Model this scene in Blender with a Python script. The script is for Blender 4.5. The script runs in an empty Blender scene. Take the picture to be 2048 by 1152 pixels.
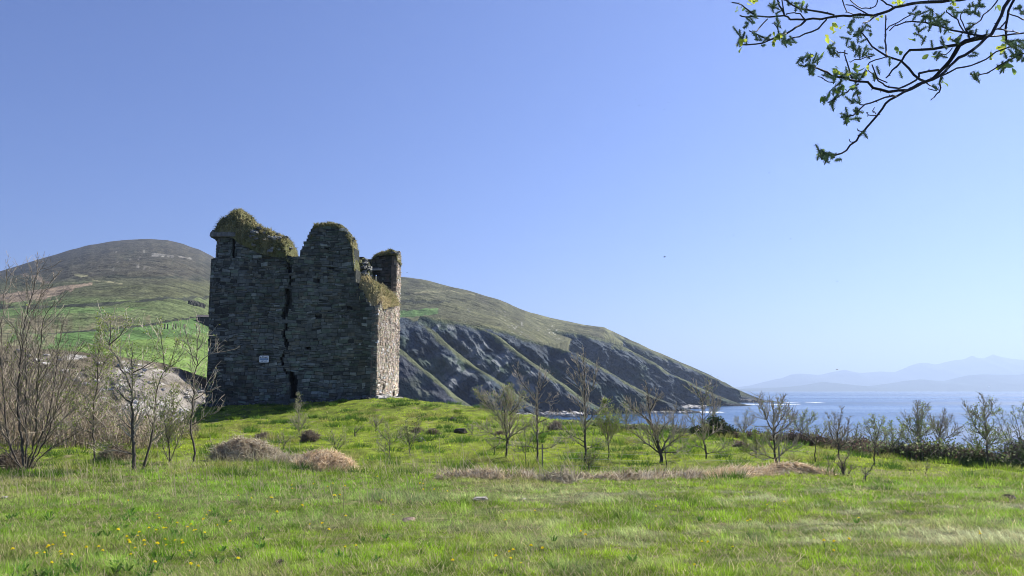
import bpy, math, random
import numpy as np
from mathutils import Vector

random.seed(7)
R = np.random.default_rng(11)
scene = bpy.context.scene
COL = scene.collection

# ------------------------------------------------------------------ camera model
F = 1500.0                       # focal length in photo pixels (2048 wide)
HOR = 780.0
PITCH = math.atan((HOR - 576.0) / F)
EYE = np.array([0.0, 0.0, 1.6])
SEA = -18.4
cp, sp = math.cos(PITCH), math.sin(PITCH)


def P(px, py, d):
    """World point seen at photo pixel (px, py) at distance d along +Y."""
    a = (px - 1024.0) / F
    b = (576.0 - py) / F
    y = cp - b * sp
    z = sp + b * cp
    k = d / y
    return np.array([a * k, d, EYE[2] + z * k])


def zat(py, d):
    return P(1024, py, d)[2]


# ------------------------------------------------------------------ numpy noise
def _h(ix, iy, iz, seed):
    with np.errstate(over='ignore'):
        n = (ix.astype(np.uint32) * np.uint32(374761393) + iy.astype(np.uint32) * np.uint32(668265263)
             + iz.astype(np.uint32) * np.uint32(2147483647 - 1000) + np.uint32(seed * 974711 + 17))
        n = (n ^ (n >> np.uint32(13))) * np.uint32(1274126177)
        n = n ^ (n >> np.uint32(16))
        n = n * np.uint32(2246822519)
        n = n ^ (n >> np.uint32(15))
    return n.astype(np.float64) / 4294967295.0


def vnoise(p, seed=0):
    p = np.asarray(p, float)
    i = np.floor(p).astype(np.int64)
    f = p - i
    f = f * f * (3 - 2 * f)
    r = 0
    for dx in (0, 1):
        wx = f[:, 0] if dx else 1 - f[:, 0]
        for dy in (0, 1):
            wy = f[:, 1] if dy else 1 - f[:, 1]
            for dz in (0, 1):
                wz = f[:, 2] if dz else 1 - f[:, 2]
                r = r + wx * wy * wz * _h(i[:, 0] + dx, i[:, 1] + dy, i[:, 2] + dz, seed)
    return r * 2 - 1


def fbm(p, octv=4, seed=0, gain=0.5, lac=2.03):
    p = np.asarray(p, float)
    a, s, t = 1.0, 0.0, 0.0
    for k in range(octv):
        s = s + a * vnoise(p, seed + k * 31)
        t += a
        a *= gain
        p = p * lac + 13.7
    return s / t


def n2(x, y, s, octv=3, seed=0):
    x = np.asarray(x, float); y = np.asarray(y, float)
    x, y = np.broadcast_arrays(x, y)
    return fbm(np.stack([x.ravel() * s, y.ravel() * s, np.full(x.size, 0.37)], 1), octv, seed).reshape(x.shape)


def sstep(a, b, x):
    t = np.clip((x - a) / (b - a), 0, 1)
    return t * t * (3 - 2 * t)


# ------------------------------------------------------------------ mesh helpers
class Buf:
    def __init__(self):
        self.V, self.Q, self.T, self.C, self.n = [], [], [], [], 0
        self.QM, self.TM = [], []

    def add(self, V, quads=None, tris=None, col=None, m=0):
        V = np.asarray(V, float).reshape(-1, 3)
        if quads is not None and len(quads):
            q = np.asarray(quads, np.int64).reshape(-1, 4) + self.n
            self.Q.append(q); self.QM.append(np.full(len(q), m, np.int32))
        if tris is not None and len(tris):
            t = np.asarray(tris, np.int64).reshape(-1, 3) + self.n
            self.T.append(t); self.TM.append(np.full(len(t), m, np.int32))
        if col is None:
            col = np.array([0.5, 0.5, 0.5])
        col = np.asarray(col, float)
        if col.ndim == 1:
            col = np.tile(col, (len(V), 1))
        self.C.append(col); self.V.append(V); self.n += len(V)

    def build(self, name, mats, parent=None, smooth=False, origin=None):
        if self.n == 0:
            return None
        V = np.concatenate(self.V); C = np.concatenate(self.C)
        if origin is not None:
            V = V - np.asarray(origin)
        me = bpy.data.meshes.new(name)
        Q = np.concatenate(self.Q) if self.Q else np.zeros((0, 4), np.int64)
        T = np.concatenate(self.T) if self.T else np.zeros((0, 3), np.int64)
        M = np.concatenate((self.QM or [np.zeros(0, np.int32)]) + (self.TM or [np.zeros(0, np.int32)]))
        loops = np.concatenate([Q.ravel(), T.ravel()]).astype(np.int32)
        tot = np.concatenate([np.full(len(Q), 4, np.int32), np.full(len(T), 3, np.int32)])
        start = np.concatenate([[0], np.cumsum(tot)[:-1]]).astype(np.int32)
        me.vertices.add(len(V)); me.vertices.foreach_set('co', V.astype(np.float32).ravel())
        me.loops.add(len(loops)); me.loops.foreach_set('vertex_index', loops)
        me.polygons.add(len(tot)); me.polygons.foreach_set('loop_start', start)
        me.polygons.foreach_set('loop_total', tot)
        if not isinstance(mats, (list, tuple)):
            mats = [mats]
        for mm in mats:
            me.materials.append(mm)
        me.polygons.foreach_set('material_index', M.astype(np.int32))
        me.polygons.foreach_set('use_smooth', np.full(len(tot), bool(smooth)))
        at = me.color_attributes.new('Col', 'FLOAT_COLOR', 'POINT')
        c4 = np.ones((len(V), 4), np.float32); c4[:, :3] = C
        at.data.foreach_set('color', c4.ravel())
        me.update(calc_edges=True)
        me.validate()
        ob = bpy.data.objects.new(name, me)
        COL.objects.link(ob)
        if parent is not None:
            ob.parent = parent
        return ob


def tag(o, label=None, cat=None, group=None, kind=None):
    if label: o['label'] = label
    if cat: o['category'] = cat
    if group: o['group'] = group
    if kind: o['kind'] = kind
    return o


def empty(name, loc):
    o = bpy.data.objects.new(name, None)
    o.empty_display_size = 0.2
    o.location = Vector([float(v) for v in loc])
    COL.objects.link(o)
    return o


def grid_faces(nr, nc, wrap=False):
    i = np.arange(nr - 1)[:, None]; j = np.arange(nc - 1 if not wrap else nc)[None, :]
    a = i * nc + j; b = i * nc + (j + 1) % nc
    return np.stack([a, b, b + nc, a + nc], -1).reshape(-1, 4)


def tube(buf, pts, rad, sides=5, col=None, m=0):
    pts = np.asarray(pts, float); n = len(pts)
    rad = np.broadcast_to(np.asarray(rad, float), (n,))
    t = np.gradient(pts, axis=0)
    t /= np.linalg.norm(t, axis=1, keepdims=True) + 1e-9
    ref = np.array([0.31, 0.9, 0.12]) if abs(t[0] @ np.array([0.31, 0.9, 0.12])) < 0.85 else np.array([1.0, 0, 0])
    u = np.cross(t, ref); u /= np.linalg.norm(u, axis=1, keepdims=True) + 1e-9
    v = np.cross(t, u)
    ang = np.arange(sides) / sides * 2 * math.pi
    ring = u[:, None, :] * np.cos(ang)[None, :, None] + v[:, None, :] * np.sin(ang)[None, :, None]
    V = pts[:, None, :] + ring * rad[:, None, None]
    buf.add(V.reshape(-1, 3), grid_faces(n, sides, True), None, col, m)


def resample(pts, step):
    pts = np.asarray(pts, float)
    if len(pts) > 2:      # Catmull-Rom
        q = [pts[0] * 2 - pts[1]] + list(pts) + [pts[-1] * 2 - pts[-2]]
        out = []
        for i in range(1, len(q) - 2):
            L = np.linalg.norm(q[i + 1] - q[i]); n = max(2, int(L / step))
            for t in np.linspace(0, 1, n, endpoint=False):
                out.append(0.5 * (2 * q[i] + (q[i + 1] - q[i - 1]) * t + (2 * q[i - 1] - 5 * q[i] + 4 * q[i + 1] - q[i + 2]) * t * t
                                  + (3 * q[i] - q[i - 1] - 3 * q[i + 1] + q[i + 2]) * t ** 3))
        out.append(pts[-1]); return np.array(out)
    n = max(3, int(np.linalg.norm(pts[1] - pts[0]) / step) + 1)
    return pts[0] + (pts[1] - pts[0]) * np.linspace(0, 1, n)[:, None]


# ------------------------------------------------------------------ materials
def new_mat(name):
    m = bpy.data.materials.new(name); m.use_nodes = True
    nt = m.node_tree
    for n in list(nt.nodes):
        if n.type != 'OUTPUT_MATERIAL':
            nt.nodes.remove(n)
    out = [n for n in nt.nodes if n.type == 'OUTPUT_MATERIAL'][0]
    return m, nt, out


def N(nt, typ, **kw):
    n = nt.nodes.new(typ)
    for k, v in kw.items():
        setattr(n, k, v)
    return n


def surf_mat(name, nscale=3.0, nlo=0.7, nhi=1.3, rough=0.9, bump=0.0, bscale=20.0, bdist=0.02, transl=0.0,
             spec=0.3, lichen=0.0, lscale=6.0, lcol=(0.45, 0.46, 0.42), detail=5.0, stretch=None):
    """Vertex colour (the thing's own colour) times procedural mottling, bump, optional lichen and translucency."""
    m, nt, out = new_mat(name); L = nt.links
    at = N(nt, 'ShaderNodeAttribute', attribute_name='Col')
    tc = N(nt, 'ShaderNodeTexCoord')
    src = tc.outputs['Object']
    if stretch:
        mp = N(nt, 'ShaderNodeMapping'); mp.inputs['Scale'].default_value = stretch
        L.new(src, mp.inputs['Vector']); src = mp.outputs['Vector']
    nz = N(nt, 'ShaderNodeTexNoise'); nz.inputs['Scale'].default_value = nscale; nz.inputs['Detail'].default_value = detail
    nz.inputs['Roughness'].default_value = 0.65
    L.new(src, nz.inputs['Vector'])
    mr = N(nt, 'ShaderNodeMapRange'); mr.inputs['From Min'].default_value = 0.3; mr.inputs['From Max'].default_value = 0.7
    mr.inputs['To Min'].default_value = nlo; mr.inputs['To Max'].default_value = nhi
    L.new(nz.outputs['Fac'], mr.inputs['Value'])
    mul = N(nt, 'ShaderNodeMix', data_type='RGBA', blend_type='MULTIPLY'); mul.inputs[0].default_value = 1.0
    L.new(at.outputs['Color'], mul.inputs[6]); L.new(mr.outputs['Result'], mul.inputs[7])
    colout = mul.outputs[2]
    if lichen > 0:
        ln = N(nt, 'ShaderNodeTexNoise'); ln.inputs['Scale'].default_value = lscale; ln.inputs['Detail'].default_value = 6
        ln.inputs['Roughness'].default_value = 0.7
        L.new(src, ln.inputs['Vector'])
        lr = N(nt, 'ShaderNodeMapRange'); lr.inputs['From Min'].default_value = 0.60; lr.inputs['From Max'].default_value = 0.68
        lr.inputs['To Max'].default_value = lichen
        L.new(ln.outputs['Fac'], lr.inputs['Value'])
        mx = N(nt, 'ShaderNodeMix', data_type='RGBA'); mx.inputs[7].default_value = (*lcol, 1)
        L.new(lr.outputs['Result'], mx.inputs[0]); L.new(colout, mx.inputs[6]); colout = mx.outputs[2]
    bs = N(nt, 'ShaderNodeBsdfPrincipled'); bs.inputs['Roughness'].default_value = rough
    bs.inputs['Specular IOR Level'].default_value = spec
    L.new(colout, bs.inputs['Base Color'])
    if bump > 0:
        bn = N(nt, 'ShaderNodeTexNoise'); bn.inputs['Scale'].default_value = bscale; bn.inputs['Detail'].default_value = 6
        bn.inputs['Roughness'].default_value = 0.65
        L.new(src, bn.inputs['Vector'])
        bp = N(nt, 'ShaderNodeBump'); bp.inputs['Strength'].default_value = bump; bp.inputs['Distance'].default_value = bdist
        L.new(bn.outputs['Fac'], bp.inputs['Height']); L.new(bp.outputs['Normal'], bs.inputs['Normal'])
    if transl > 0:
        tr = N(nt, 'ShaderNodeBsdfTranslucent'); L.new(colout, tr.inputs['Color'])
        ms = N(nt, 'ShaderNodeMixShader'); ms.inputs[0].default_value = transl
        L.new(bs.outputs[0], ms.inputs[1]); L.new(tr.outputs[0], ms.inputs[2]); L.new(ms.outputs[0], out.inputs['Surface'])
    else:
        L.new(bs.outputs[0], out.inputs['Surface'])
    return m


M_grass = surf_mat('meadow_grass', 1.5, 0.8, 1.2, 0.8, transl=0.44, spec=0.12, detail=2)
M_soil = surf_mat('turf_soil', 2.2, 0.6, 1.35, 0.95, bump=0.8, bscale=9, bdist=0.06, spec=0.1)
M_hill = surf_mat('hill_heath', 0.05, 0.4, 1.6, 0.95, bump=0.9, bscale=0.06, bdist=9.0, spec=0.1, detail=9)
M_cliff = surf_mat('cliff_rock', 0.05, 0.45, 1.5, 0.9, bump=1.0, bscale=0.10, bdist=6.0, spec=0.15, detail=9)
M_bank = surf_mat('eroded_bank', 0.35, 0.5, 1.5, 0.92, bump=1.0, bscale=0.7, bdist=0.9, spec=0.12, detail=8)
M_stone = surf_mat('castle_masonry', 2.2, 0.55, 1.4, 0.9, bump=0.8, bscale=7, bdist=0.06, spec=0.2, lichen=0.6, lscale=1.9,
                   lcol=(0.30, 0.32, 0.29), detail=7)
M_mortar = surf_mat('mortar_core', 3, 0.5, 1.3, 0.95, bump=0.9, bscale=9, bdist=0.08, spec=0.1)
M_bark = surf_mat('bark', 6, 0.6, 1.4, 0.85, bump=0.5, bscale=30, bdist=0.01, spec=0.25, lichen=0.4, lscale=9)
M_twig = surf_mat('twig_bark', 5, 0.75, 1.25, 0.7, spec=0.35, detail=2)
M_leaf = surf_mat('spring_leaf', 8, 0.75, 1.25, 0.7, transl=0.42, spec=0.15, detail=2)
M_straw = surf_mat('dry_straw', 4, 0.75, 1.25, 0.7, transl=0.38, spec=0.3, detail=2)
M_hay = surf_mat('hay_core', 7, 0.4, 1.4, 0.9, bump=1.0, bscale=18, bdist=0.05, spec=0.1)
M_turf = surf_mat('wall_top_turf', 3, 0.5, 1.4, 0.9, bump=1.0, bscale=7, bdist=0.12, spec=0.1)
M_rock = surf_mat('pale_stone', 2, 0.7, 1.3, 0.85, bump=0.6, bscale=8, bdist=0.05, spec=0.2)
M_dark = surf_mat('dark_feather', 5, 0.8, 1.2, 0.6)
M_wire = surf_mat('galvanised_wire', 5, 0.9, 1.1, 0.4, spec=0.6)
M_paint = surf_mat('painted_board', 5, 0.95, 1.05, 0.45, spec=0.5)
M_petal = surf_mat('dandelion_petal', 30, 0.85, 1.15, 0.6, transl=0.2)
M_mount = surf_mat('far_mountain', 0.002, 0.75, 1.25, 0.95, spec=0.05)

# ------------------------------------------------------------------ near ground
CTRL = []
for px in (-700, -100, 500, 1024, 1500, 2150, 2700):
    CTRL += [(px, 1152, 6.6), (px, 1060, 9.3), (px, 1000, 12.0)]
for px, d in ((-500, 15), (-100, 15), (500, 15), (1024, 15.5), (1500, 15.5), (1800, 16)):
    CTRL.append((px, 960, d))
CTRL += [(2100, 1000, 12.3), (2100, 965, 18), (2100, 945, 24)]
CTRL += [(-500, 930, 19), (-100, 930, 19), (300, 930, 19), (700, 930, 20), (1075, 930, 20.5), (1400, 930, 20.5), (1650, 930, 21.5), (1850, 928, 24.5)]
CTRL += [(-400, 900, 25), (-100, 900, 25), (200, 898, 25), (420, 900, 26), (700, 900, 27), (1000, 900, 27), (1300, 900, 27), (1600, 900, 28.5), (1700, 905, 33)]
CTRL += [(420, 868, 34), (700, 870, 35), (950, 870, 36), (1200, 872, 36), (1450, 872, 41), (100, 885, 31), (-200, 885, 31)]
CTRL += [(420, 866, 43), (500, 859, 43), (600, 849, 43), (750, 842, 44), (900, 845, 45), (1100, 842, 49), (1200, 851, 46)]
CTRL += [(430, 851, 51), (520, 838, 53), (600, 826, 55), (690, 811, 57), (770, 806, 55), (850, 812, 54), (930, 822, 53)]
CTRL += [(414, 813, 60), (600, 806, 60), (750, 796, 60), (800, 800, 65), (850, 805, 60)]
CTRL += [(600, 802, 74), (500, 806, 74), (780, 802, 74)]
CW = np.array([P(*c) for c in CTRL] + [[-8, 2, 0.0], [0, 2, 0.0], [8, 2, 0.0], [-14, -8, 0.1], [0, -8, 0.1], [14, -8, 0.1]])


def _tps_fit(X, z, lam=0.003):
    n = len(X)
    d = np.linalg.norm(X[:, None] - X[None], axis=2)
    K = np.where(d > 0, d * d * np.log(d + 1e-12), 0) + lam * np.eye(n) * 50
    Pm = np.concatenate([np.ones((n, 1)), X], 1)
    A = np.zeros((n + 3, n + 3)); A[:n, :n] = K; A[:n, n:] = Pm; A[n:, :n] = Pm.T
    return np.linalg.solve(A, np.concatenate([z, np.zeros(3)]))


_warp = lambda x, y: np.stack([x / 1.5, y], -1)
_XC = _warp(CW[:, 0], CW[:, 1]); _W = _tps_fit(_XC, CW[:, 2])
CREST_PX = np.array([-900, -200, 0, 300, 400, 440, 800, 835, 950, 1100, 1200, 1450, 1700, 2048, 2300, 3200])
CREST_D = np.array([32, 34, 36, 39, 56, 77, 77, 62, 56, 51, 48.5, 43, 35.0, 28.5, 26, 22])


def gz(x, y, detail=True):
    x = np.asarray(x, float); y = np.asarray(y, float)
    sh = x.shape
    X = _warp(x.ravel(), y.ravel())
    out = np.empty(len(X))
    for s in range(0, len(X), 40000):
        q = X[s:s + 40000]
        d = np.linalg.norm(q[:, None] - _XC[None], axis=2)
        out[s:s + 40000] = np.where(d > 0, d * d * np.log(d + 1e-12), 0) @ _W[:-3] + _W[-3] + q @ _W[-2:]
    z = out.reshape(sh)
    z = np.where(y < 0, np.clip(z, -0.5, 0.6), z)
    yc = np.interp(1024 + F * x / np.maximum(y, 0.5) * 0.99, CREST_PX, CREST_D)
    e = np.maximum(0, y - yc)
    left = sstep(420, 300, 1024 + F * x / np.maximum(y, 0.5))
    z = z - 0.09 * e ** 1.55 * (1 - 0.55 * left)
    z = np.maximum(z, SEA - 3 + 12 * left)
    if detail:
        a = sstep(14, 30, y)
        z = z + (0.045 + 0.12 * a) * n2(x, y, 0.8, 4, 3) + (0.035 + 0.05 * a) * n2(x, y, 2.2, 2, 9)
        tus = n2(x, y, 0.75, 3, 40)
        z = z + 0.45 * a * np.maximum(0, tus - 0.18)
    return z


def hit(px, py, dmin=5.0, dmax=80.0):
    """Where the sight line through a photo pixel meets the meadow."""
    ds = np.linspace(dmin, dmax, 1500)
    pts = np.array([P(px, py, d) for d in ds])
    g = gz(pts[:, 0], pts[:, 1], False)
    k = np.where(g >= pts[:, 2])[0]
    if len(k) == 0:
        k = [int(np.argmin(np.abs(g - pts[:, 2])))]
    p = pts[k[0]].copy(); p[2] = gz(p[0:1], p[1:2])[0]
    return p


def pale_mask(x, y):
    """Where the mown grass lies flat and has bleached."""
    a = n2(x * 0.55 + y * 0.25, y * 1.6 - x * 0.2, 0.55, 3, 77)
    w = sstep(-3.5, 3, x) * sstep(6.5, 8, y) * sstep(15.5, 12.5, y)
    w2 = (0.22 + 0.3 * sstep(-4, 1, x)) * sstep(5.5, 7, y) * sstep(16, 13, y)
    a2 = n2(x * 0.8 + y * 0.3, y * 2.2 - x * 0.3, 1.3, 3, 78)
    return np.maximum(sstep(-0.02, 0.32, a), 0.85 * sstep(0.08, 0.36, a2)) * np.maximum(w, w2)


def grass_col(x, y, n, rnd):
    g1 = n2(x, y, 0.22, 3, 5)[:, None]; g2 = n2(x, y, 1.1, 3, 6)[:, None]
    far = sstep(13, 24, y)[:, None]
    lush = np.array([0.170, 0.330, 0.032]); yel = np.array([0.375, 0.480, 0.034]); dark = np.array([0.040, 0.115, 0.015])
    olive = np.array([0.27, 0.27, 0.095])
    c = lush + (yel - lush) * np.clip(0.42 + 0.40 * far + 0.5 * g1 + 0.3 * g2, 0, 1)
    lft = sstep(2, -5, x)[:, None] * (1 - far)
    c = c + (lush * 1.05 - c) * 0.55 * lft
    c = c + (dark - c) * np.clip(sstep(0.22, 0.5, n2(x, y, 1.5, 3, 15))[:, None] * 0.6 + sstep(0.15, 0.5, n2(x, y, 3.4, 2, 16))[:, None] * 0.55, 0, 1)
    c = c + (olive - c) * np.clip(sstep(0.0, 0.5, n2(x, y, 0.4, 3, 25))[:, None] * 0.8 * (1 - far), 0, 1)
    pm = pale_mask(x, y)[:, None]
    pale = np.array([0.46, 0.48, 0.29])
    c = c + (pale - c) * pm * 0.9
    dry = (rnd.random((n, 1)) < 0.05 + 0.05 * (1 - far))
    c = np.where(dry, np.array([0.48, 0.41, 0.22]) * (0.6 + 0.6 * rnd.random((n, 1))), c)
    return c * (0.55 + 0.9 * rnd.random((n, 1)))


rows = np.concatenate([np.linspace(-9, 4, 30, endpoint=False), 4 * (150 / 4.0) ** np.linspace(0, 1, 430)])
colsn = np.linspace(-1.35, 1.35, 430)
gy = rows[:, None] + 0 * colsn[None]
gx = (np.abs(rows)[:, None] + 5.0) * colsn[None]
gzv = gz(gx, gy)
b = Buf()
nn = gx.size
gc = grass_col(gx.ravel(), gy.ravel(), nn, R) * 0.45
earth = np.array([0.10, 0.085, 0.045])
gc = gc + (earth - gc) * 0.25
edge_y = np.interp(1024 + F * gx.ravel() / np.maximum(gy.ravel(), 0.5) * 0.99, CREST_PX, CREST_D)
sl = sstep(1, 6, gy.ravel() - edge_y)[:, None]
gc = gc + (np.array([0.11, 0.095, 0.06]) - gc) * sl
b.add(np.stack([gx.ravel(), gy.ravel(), gzv.ravel()], 1), grid_faces(*gx.shape), None, gc)
tag(b.build('ground', M_soil, smooth=True), 'green meadow falling and rising to a low mound', 'ground', kind='structure')

# castle frame (used by the grass too)
TH = math.radians(-2.0)
CU = np.array([math.cos(TH), math.sin(TH), 0]); CV = np.array([-math.sin(TH), math.cos(TH), 0])
CC = P(752, 797, 60.0)
CD = 9.6


def front(px, py, w=0.0):
    """Photo pixel -> (a, z) on the castle plane at depth w behind the front face."""
    r = P(px, py, 1.0) - EYE
    o = CC + CV * w
    t = ((o - EYE) @ CV) / (r @ CV)
    p = EYE + r * t
    return np.array([(p - CC) @ CU, p[2]])


CAWL = front(414, 760)[0]


def in_castle(x, y):
    dx, dy = x - CC[0], y - CC[1]
    a = dx * CU[0] + dy * CU[1]; w = dx * CV[0] + dy * CV[1]
    return (a > CAWL - 0.05) & (a < 0.05) & (w > -0.05) & (w < CD)


def blades(buf, base, h, wd, lean, az, col, seg2=True):
    """Vectorised grass blades: base (n,3), height, width, lean (radians from upright), lean azimuth."""
    n = len(base)
    side = np.stack([-np.sin(az), np.cos(az), np.zeros(n)], 1)
    # blade faces random direction
    fa = R.random(n) * 2 * math.pi
    side = np.stack([np.cos(fa), np.sin(fa), np.zeros(n)], 1)
    dirn = np.stack([np.cos(az), np.sin(az), np.zeros(n)], 1)
    l1 = lean * 0.55
    up = np.array([0, 0, 1.0])
    mid = base + (dirn * np.sin(l1)[:, None] + up * np.cos(l1)[:, None]) * (h * 0.55)[:, None]
    l2 = np.minimum(lean * 1.5, 1.75)
    tip = mid + (dirn * np.sin(l2)[:, None] + up * np.cos(l2)[:, None]) * (h * 0.5)[:, None]
    hw = (wd * 0.5)[:, None]
    if seg2:
        V = np.stack([base - side * hw, base + side * hw, mid + side * hw * 0.75, mid - side * hw * 0.75, tip], 1).reshape(-1, 3)
        i = np.arange(n)[:, None] * 5
        buf.add(V, i + np.array([[0, 1, 2, 3]]), i + np.array([[3, 2, 4]]), np.repeat(col, 5, 0))
    else:
        tip = base + (mid - base) * 0.6 + (tip - base) * 0.4 + (tip - mid) * 0.3
        V = np.stack([base - side * hw, base + side * hw, tip], 1).reshape(-1, 3)
        i = np.arange(n)[:, None] * 3
        buf.add(V, None, i + np.array([[0, 1, 2]]), np.repeat(col, 3, 0))


def scatter_grass(buf, d0, d1, n, seg2):
    e = 0.45
    u = R.random(n)
    d = (d0 ** e + (d1 ** e - d0 ** e) * u) ** (1 / e)
    x = (R.random(n) * 2 - 1) * 0.86 * d
    yc = np.interp(1024 + F * x / d * 0.99, CREST_PX, CREST_D)
    ok = (d < yc + 1.5) & ~in_castle(x, d)
    x, d = x[ok], d[ok]; n = len(x)
    cl = n2(x, d, 4.2, 2, 64) + 0.5 * n2(x, d, 1.4, 2, 65)
    keep = R.random(n) < 0.55 + 0.9 * sstep(-0.35, 0.3, cl)
    x, d, cl = x[keep], d[keep], cl[keep]; n = len(x)
    dens = n2(x, d, 1.7, 2, 60)
    base = np.stack([x, d, gz(x, d) - 0.015], 1)
    far = sstep(14, 24, d)
    pm = pale_mask(x, d)
    tuft = sstep(0.2, 0.55, n2(x, d, 1.5, 3, 15)); t2 = sstep(0.1, 0.5, n2(x, d, 2.3, 2, 61))
    h = (0.038 + 0.060 * R.random(n) ** 1.5) * (1 + 0.9 * tuft + 0.5 * t2) * (1 + 0.3 * far) * (1 + 0.2 * dens)
    h = h * (0.86 + 0.45 * pm)
    h = h * (0.72 + 0.75 * sstep(-0.3, 0.5, cl))
    wd = np.maximum(0.0055, d * 0.00068) * (0.7 + 0.7 * R.random(n))
    lean = np.abs(R.normal(0.62, 0.35, n)) + 0.7 * pm
    az = R.random(n) * 2 * math.pi
    wind = math.pi * 1.02 + R.normal(0, 0.5, n)
    swirl = 6.0 * n2(x, d, 0.55, 2, 66) + R.normal(0, 0.6, n)
    az = np.where(R.random(n) < 0.45, swirl, az)
    az = np.where(R.random(n) < 0.25 + 0.55 * pm, wind, az)
    gcl = grass_col(x, d, n, R) * (0.66 + 0.62 * sstep(-0.45, 0.5, cl))[:, None]
    blades(buf, base, h, wd, lean, az, gcl, seg2)


gb = Buf()
scatter_grass(gb, 5.6, 17, 520000, True)
scatter_grass(gb, 17, 78, 430000, False)
# thatch: dead blades lying in the sward
n = 26000
d_ = 5.8 + 14 * R.random(n) ** 1.4; x_ = (R.random(n) * 2 - 1) * 0.84 * d_
base = np.stack([x_, d_, gz(x_, d_) + 0.01], 1)
blades(gb, base, 0.10 + 0.12 * R.random(n), np.maximum(0.004, d_ * 0.0005), 1.15 + 0.35 * R.random(n), R.random(n) * 6.28, np.array([0.50, 0.43, 0.26]) * (0.5 + 0.7 * R.random((n, 1))))
# tussocks over the lower meadow and the mound
for q in range(620):
    dq = 15 + 44 * R.random() ** 0.9; xq = (R.random() * 2 - 1) * 0.8 * dq
    if dq > np.interp(1024 + F * xq / dq * 0.99, CREST_PX, CREST_D) - 0.5 or in_castle(np.array([xq]), np.array([dq]))[0]: continue
    m_ = 110; rr = (0.12 + 0.22 * R.random()) * (1 + 0.5 * (dq > 30))
    ang_ = R.random(m_) * 6.28; rad_ = rr * np.sqrt(R.random(m_))
    bx = xq + rad_ * np.cos(ang_) * 1.5; by = dq + rad_ * np.sin(ang_)
    zz = gz(np.array([xq]), np.array([dq]))[0] + 0.10 * np.sqrt(np.maximum(0, 1 - (rad_ / rr) ** 2)) - 0.02
    tc_ = np.array([(0.10, 0.19, 0.03), (0.20, 0.30, 0.035), (0.32, 0.33, 0.10), (0.07, 0.14, 0.025)][int(R.integers(0, 4))])
    blades(gb, np.stack([bx, by, zz], 1), (0.16 + 0.16 * R.random(m_)) * (1 + 0.3 * (dq > 30)), np.full(m_, max(0.007, dq * 0.0008)), 0.35 + 0.8 * R.random(m_), ang_ + R.normal(0, 0.4, m_), tc_ * (0.55 + 0.8 * R.random((m_, 1))), False)
# broad leaved rosettes near the camera
for q in range(170):
    dq = 6.2 + 4.5 * R.random() ** 1.5; xq = (-0.70 + 0.55 * R.random() ** 1.3 if R.random() < 0.8 else -0.7 + 1.4 * R.random()) * dq
    if n2(np.array([xq]), np.array([dq]), 0.9, 2, 63)[0] < 0.0: continue
    m_ = 9; ang_ = np.arange(m_) / m_ * 6.28 + R.random(m_) * 0.5
    bx = xq + 0.015 * np.cos(ang_); by = dq + 0.015 * np.sin(ang_)
    blades(gb, np.stack([bx, by, gz(bx, by) + 0.03], 1), 0.06 + 0.07 * R.random(m_), 0.010 + 0.012 * R.random(m_), 0.75 + 0.6 * R.random(m_), ang_ + R.normal(0, 0.4, m_), np.array([0.11, 0.23, 0.04]) * (0.6 + 0.7 * R.random((m_, 1))))
# a few tall bleached stems among the left foreground grass
n = 900
x = -1.5 - 9 * R.random(n); y = 11 + 10 * R.random(n)
base = np.stack([x, y, gz(x, y)], 1)
blades(gb, base, 0.22 + 0.3 * R.random(n), np.full(n, 0.009), np.abs(R.normal(0.4, 0.25, n)), math.pi + R.normal(0.2, 0.7, n),
       np.array([0.40, 0.36, 0.22]) * (0.7 + 0.5 * R.random((n, 1))))
tag(gb.build('grass', M_grass), 'rough green meadow grass with paler flattened streaks', 'grass', kind='stuff')

# ------------------------------------------------------------------ sea
m, nt, out = new_mat('sea_water'); L = nt.links
tc = N(nt, 'ShaderNodeTexCoord')
bs = N(nt, 'ShaderNodeBsdfPrincipled')
bs.inputs['Base Color'].default_value = (0.014, 0.065, 0.16, 1)
bs.inputs['Roughness'].default_value = 0.22
bs.inputs['IOR'].default_value = 1.333
n1 = N(nt, 'ShaderNodeTexNoise'); n1.inputs['Scale'].default_value = 0.22; n1.inputs['Detail'].default_value = 7; n1.inputs['Roughness'].default_value = 0.65
L.new(tc.outputs['Object'], n1.inputs['Vector'])
bp = N(nt, 'ShaderNodeBump'); bp.inputs['Strength'].default_value = 0.8; bp.inputs['Distance'].default_value = 0.7
L.new(n1.outputs['Fac'], bp.inputs['Height']); L.new(bp.outputs['Normal'], bs.inputs['Normal'])
mp = N(nt, 'ShaderNodeMapping'); mp.inputs['Scale'].default_value = (0.0006, 0.006, 1)
L.new(tc.outputs['Object'], mp.inputs['Vector'])
n2n = N(nt, 'ShaderNodeTexNoise'); n2n.inputs['Scale'].default_value = 1.0; n2n.inputs['Detail'].default_value = 5
L.new(mp.outputs['Vector'], n2n.inputs['Vector'])
mr = N(nt, 'ShaderNodeMapRange'); mr.inputs['From Min'].default_value = 0.35; mr.inputs['From Max'].default_value = 0.65
mr.inputs['To Min'].default_value = 0.14; mr.inputs['To Max'].default_value = 0.42
L.new(n2n.outputs['Fac'], mr.inputs['Value']); L.new(mr.outputs['Result'], bs.inputs['Roughness'])
L.new(bs.outputs[0], out.inputs['Surface'])
M_sea = m
b = Buf()
ys = np.concatenate([[-300.0], 20 * (26000 / 20.0) ** np.linspace(0, 1, 64)])
xs = np.concatenate([-20000 * np.linspace(1, 0, 25, endpoint=False) ** 2, 20000 * np.linspace(0, 1, 25) ** 2])
sx, sy = np.meshgrid(xs, ys)
b.add(np.stack([sx.ravel(), sy.ravel(), np.full(sx.size, SEA)], 1), grid_faces(*sx.shape))
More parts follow.
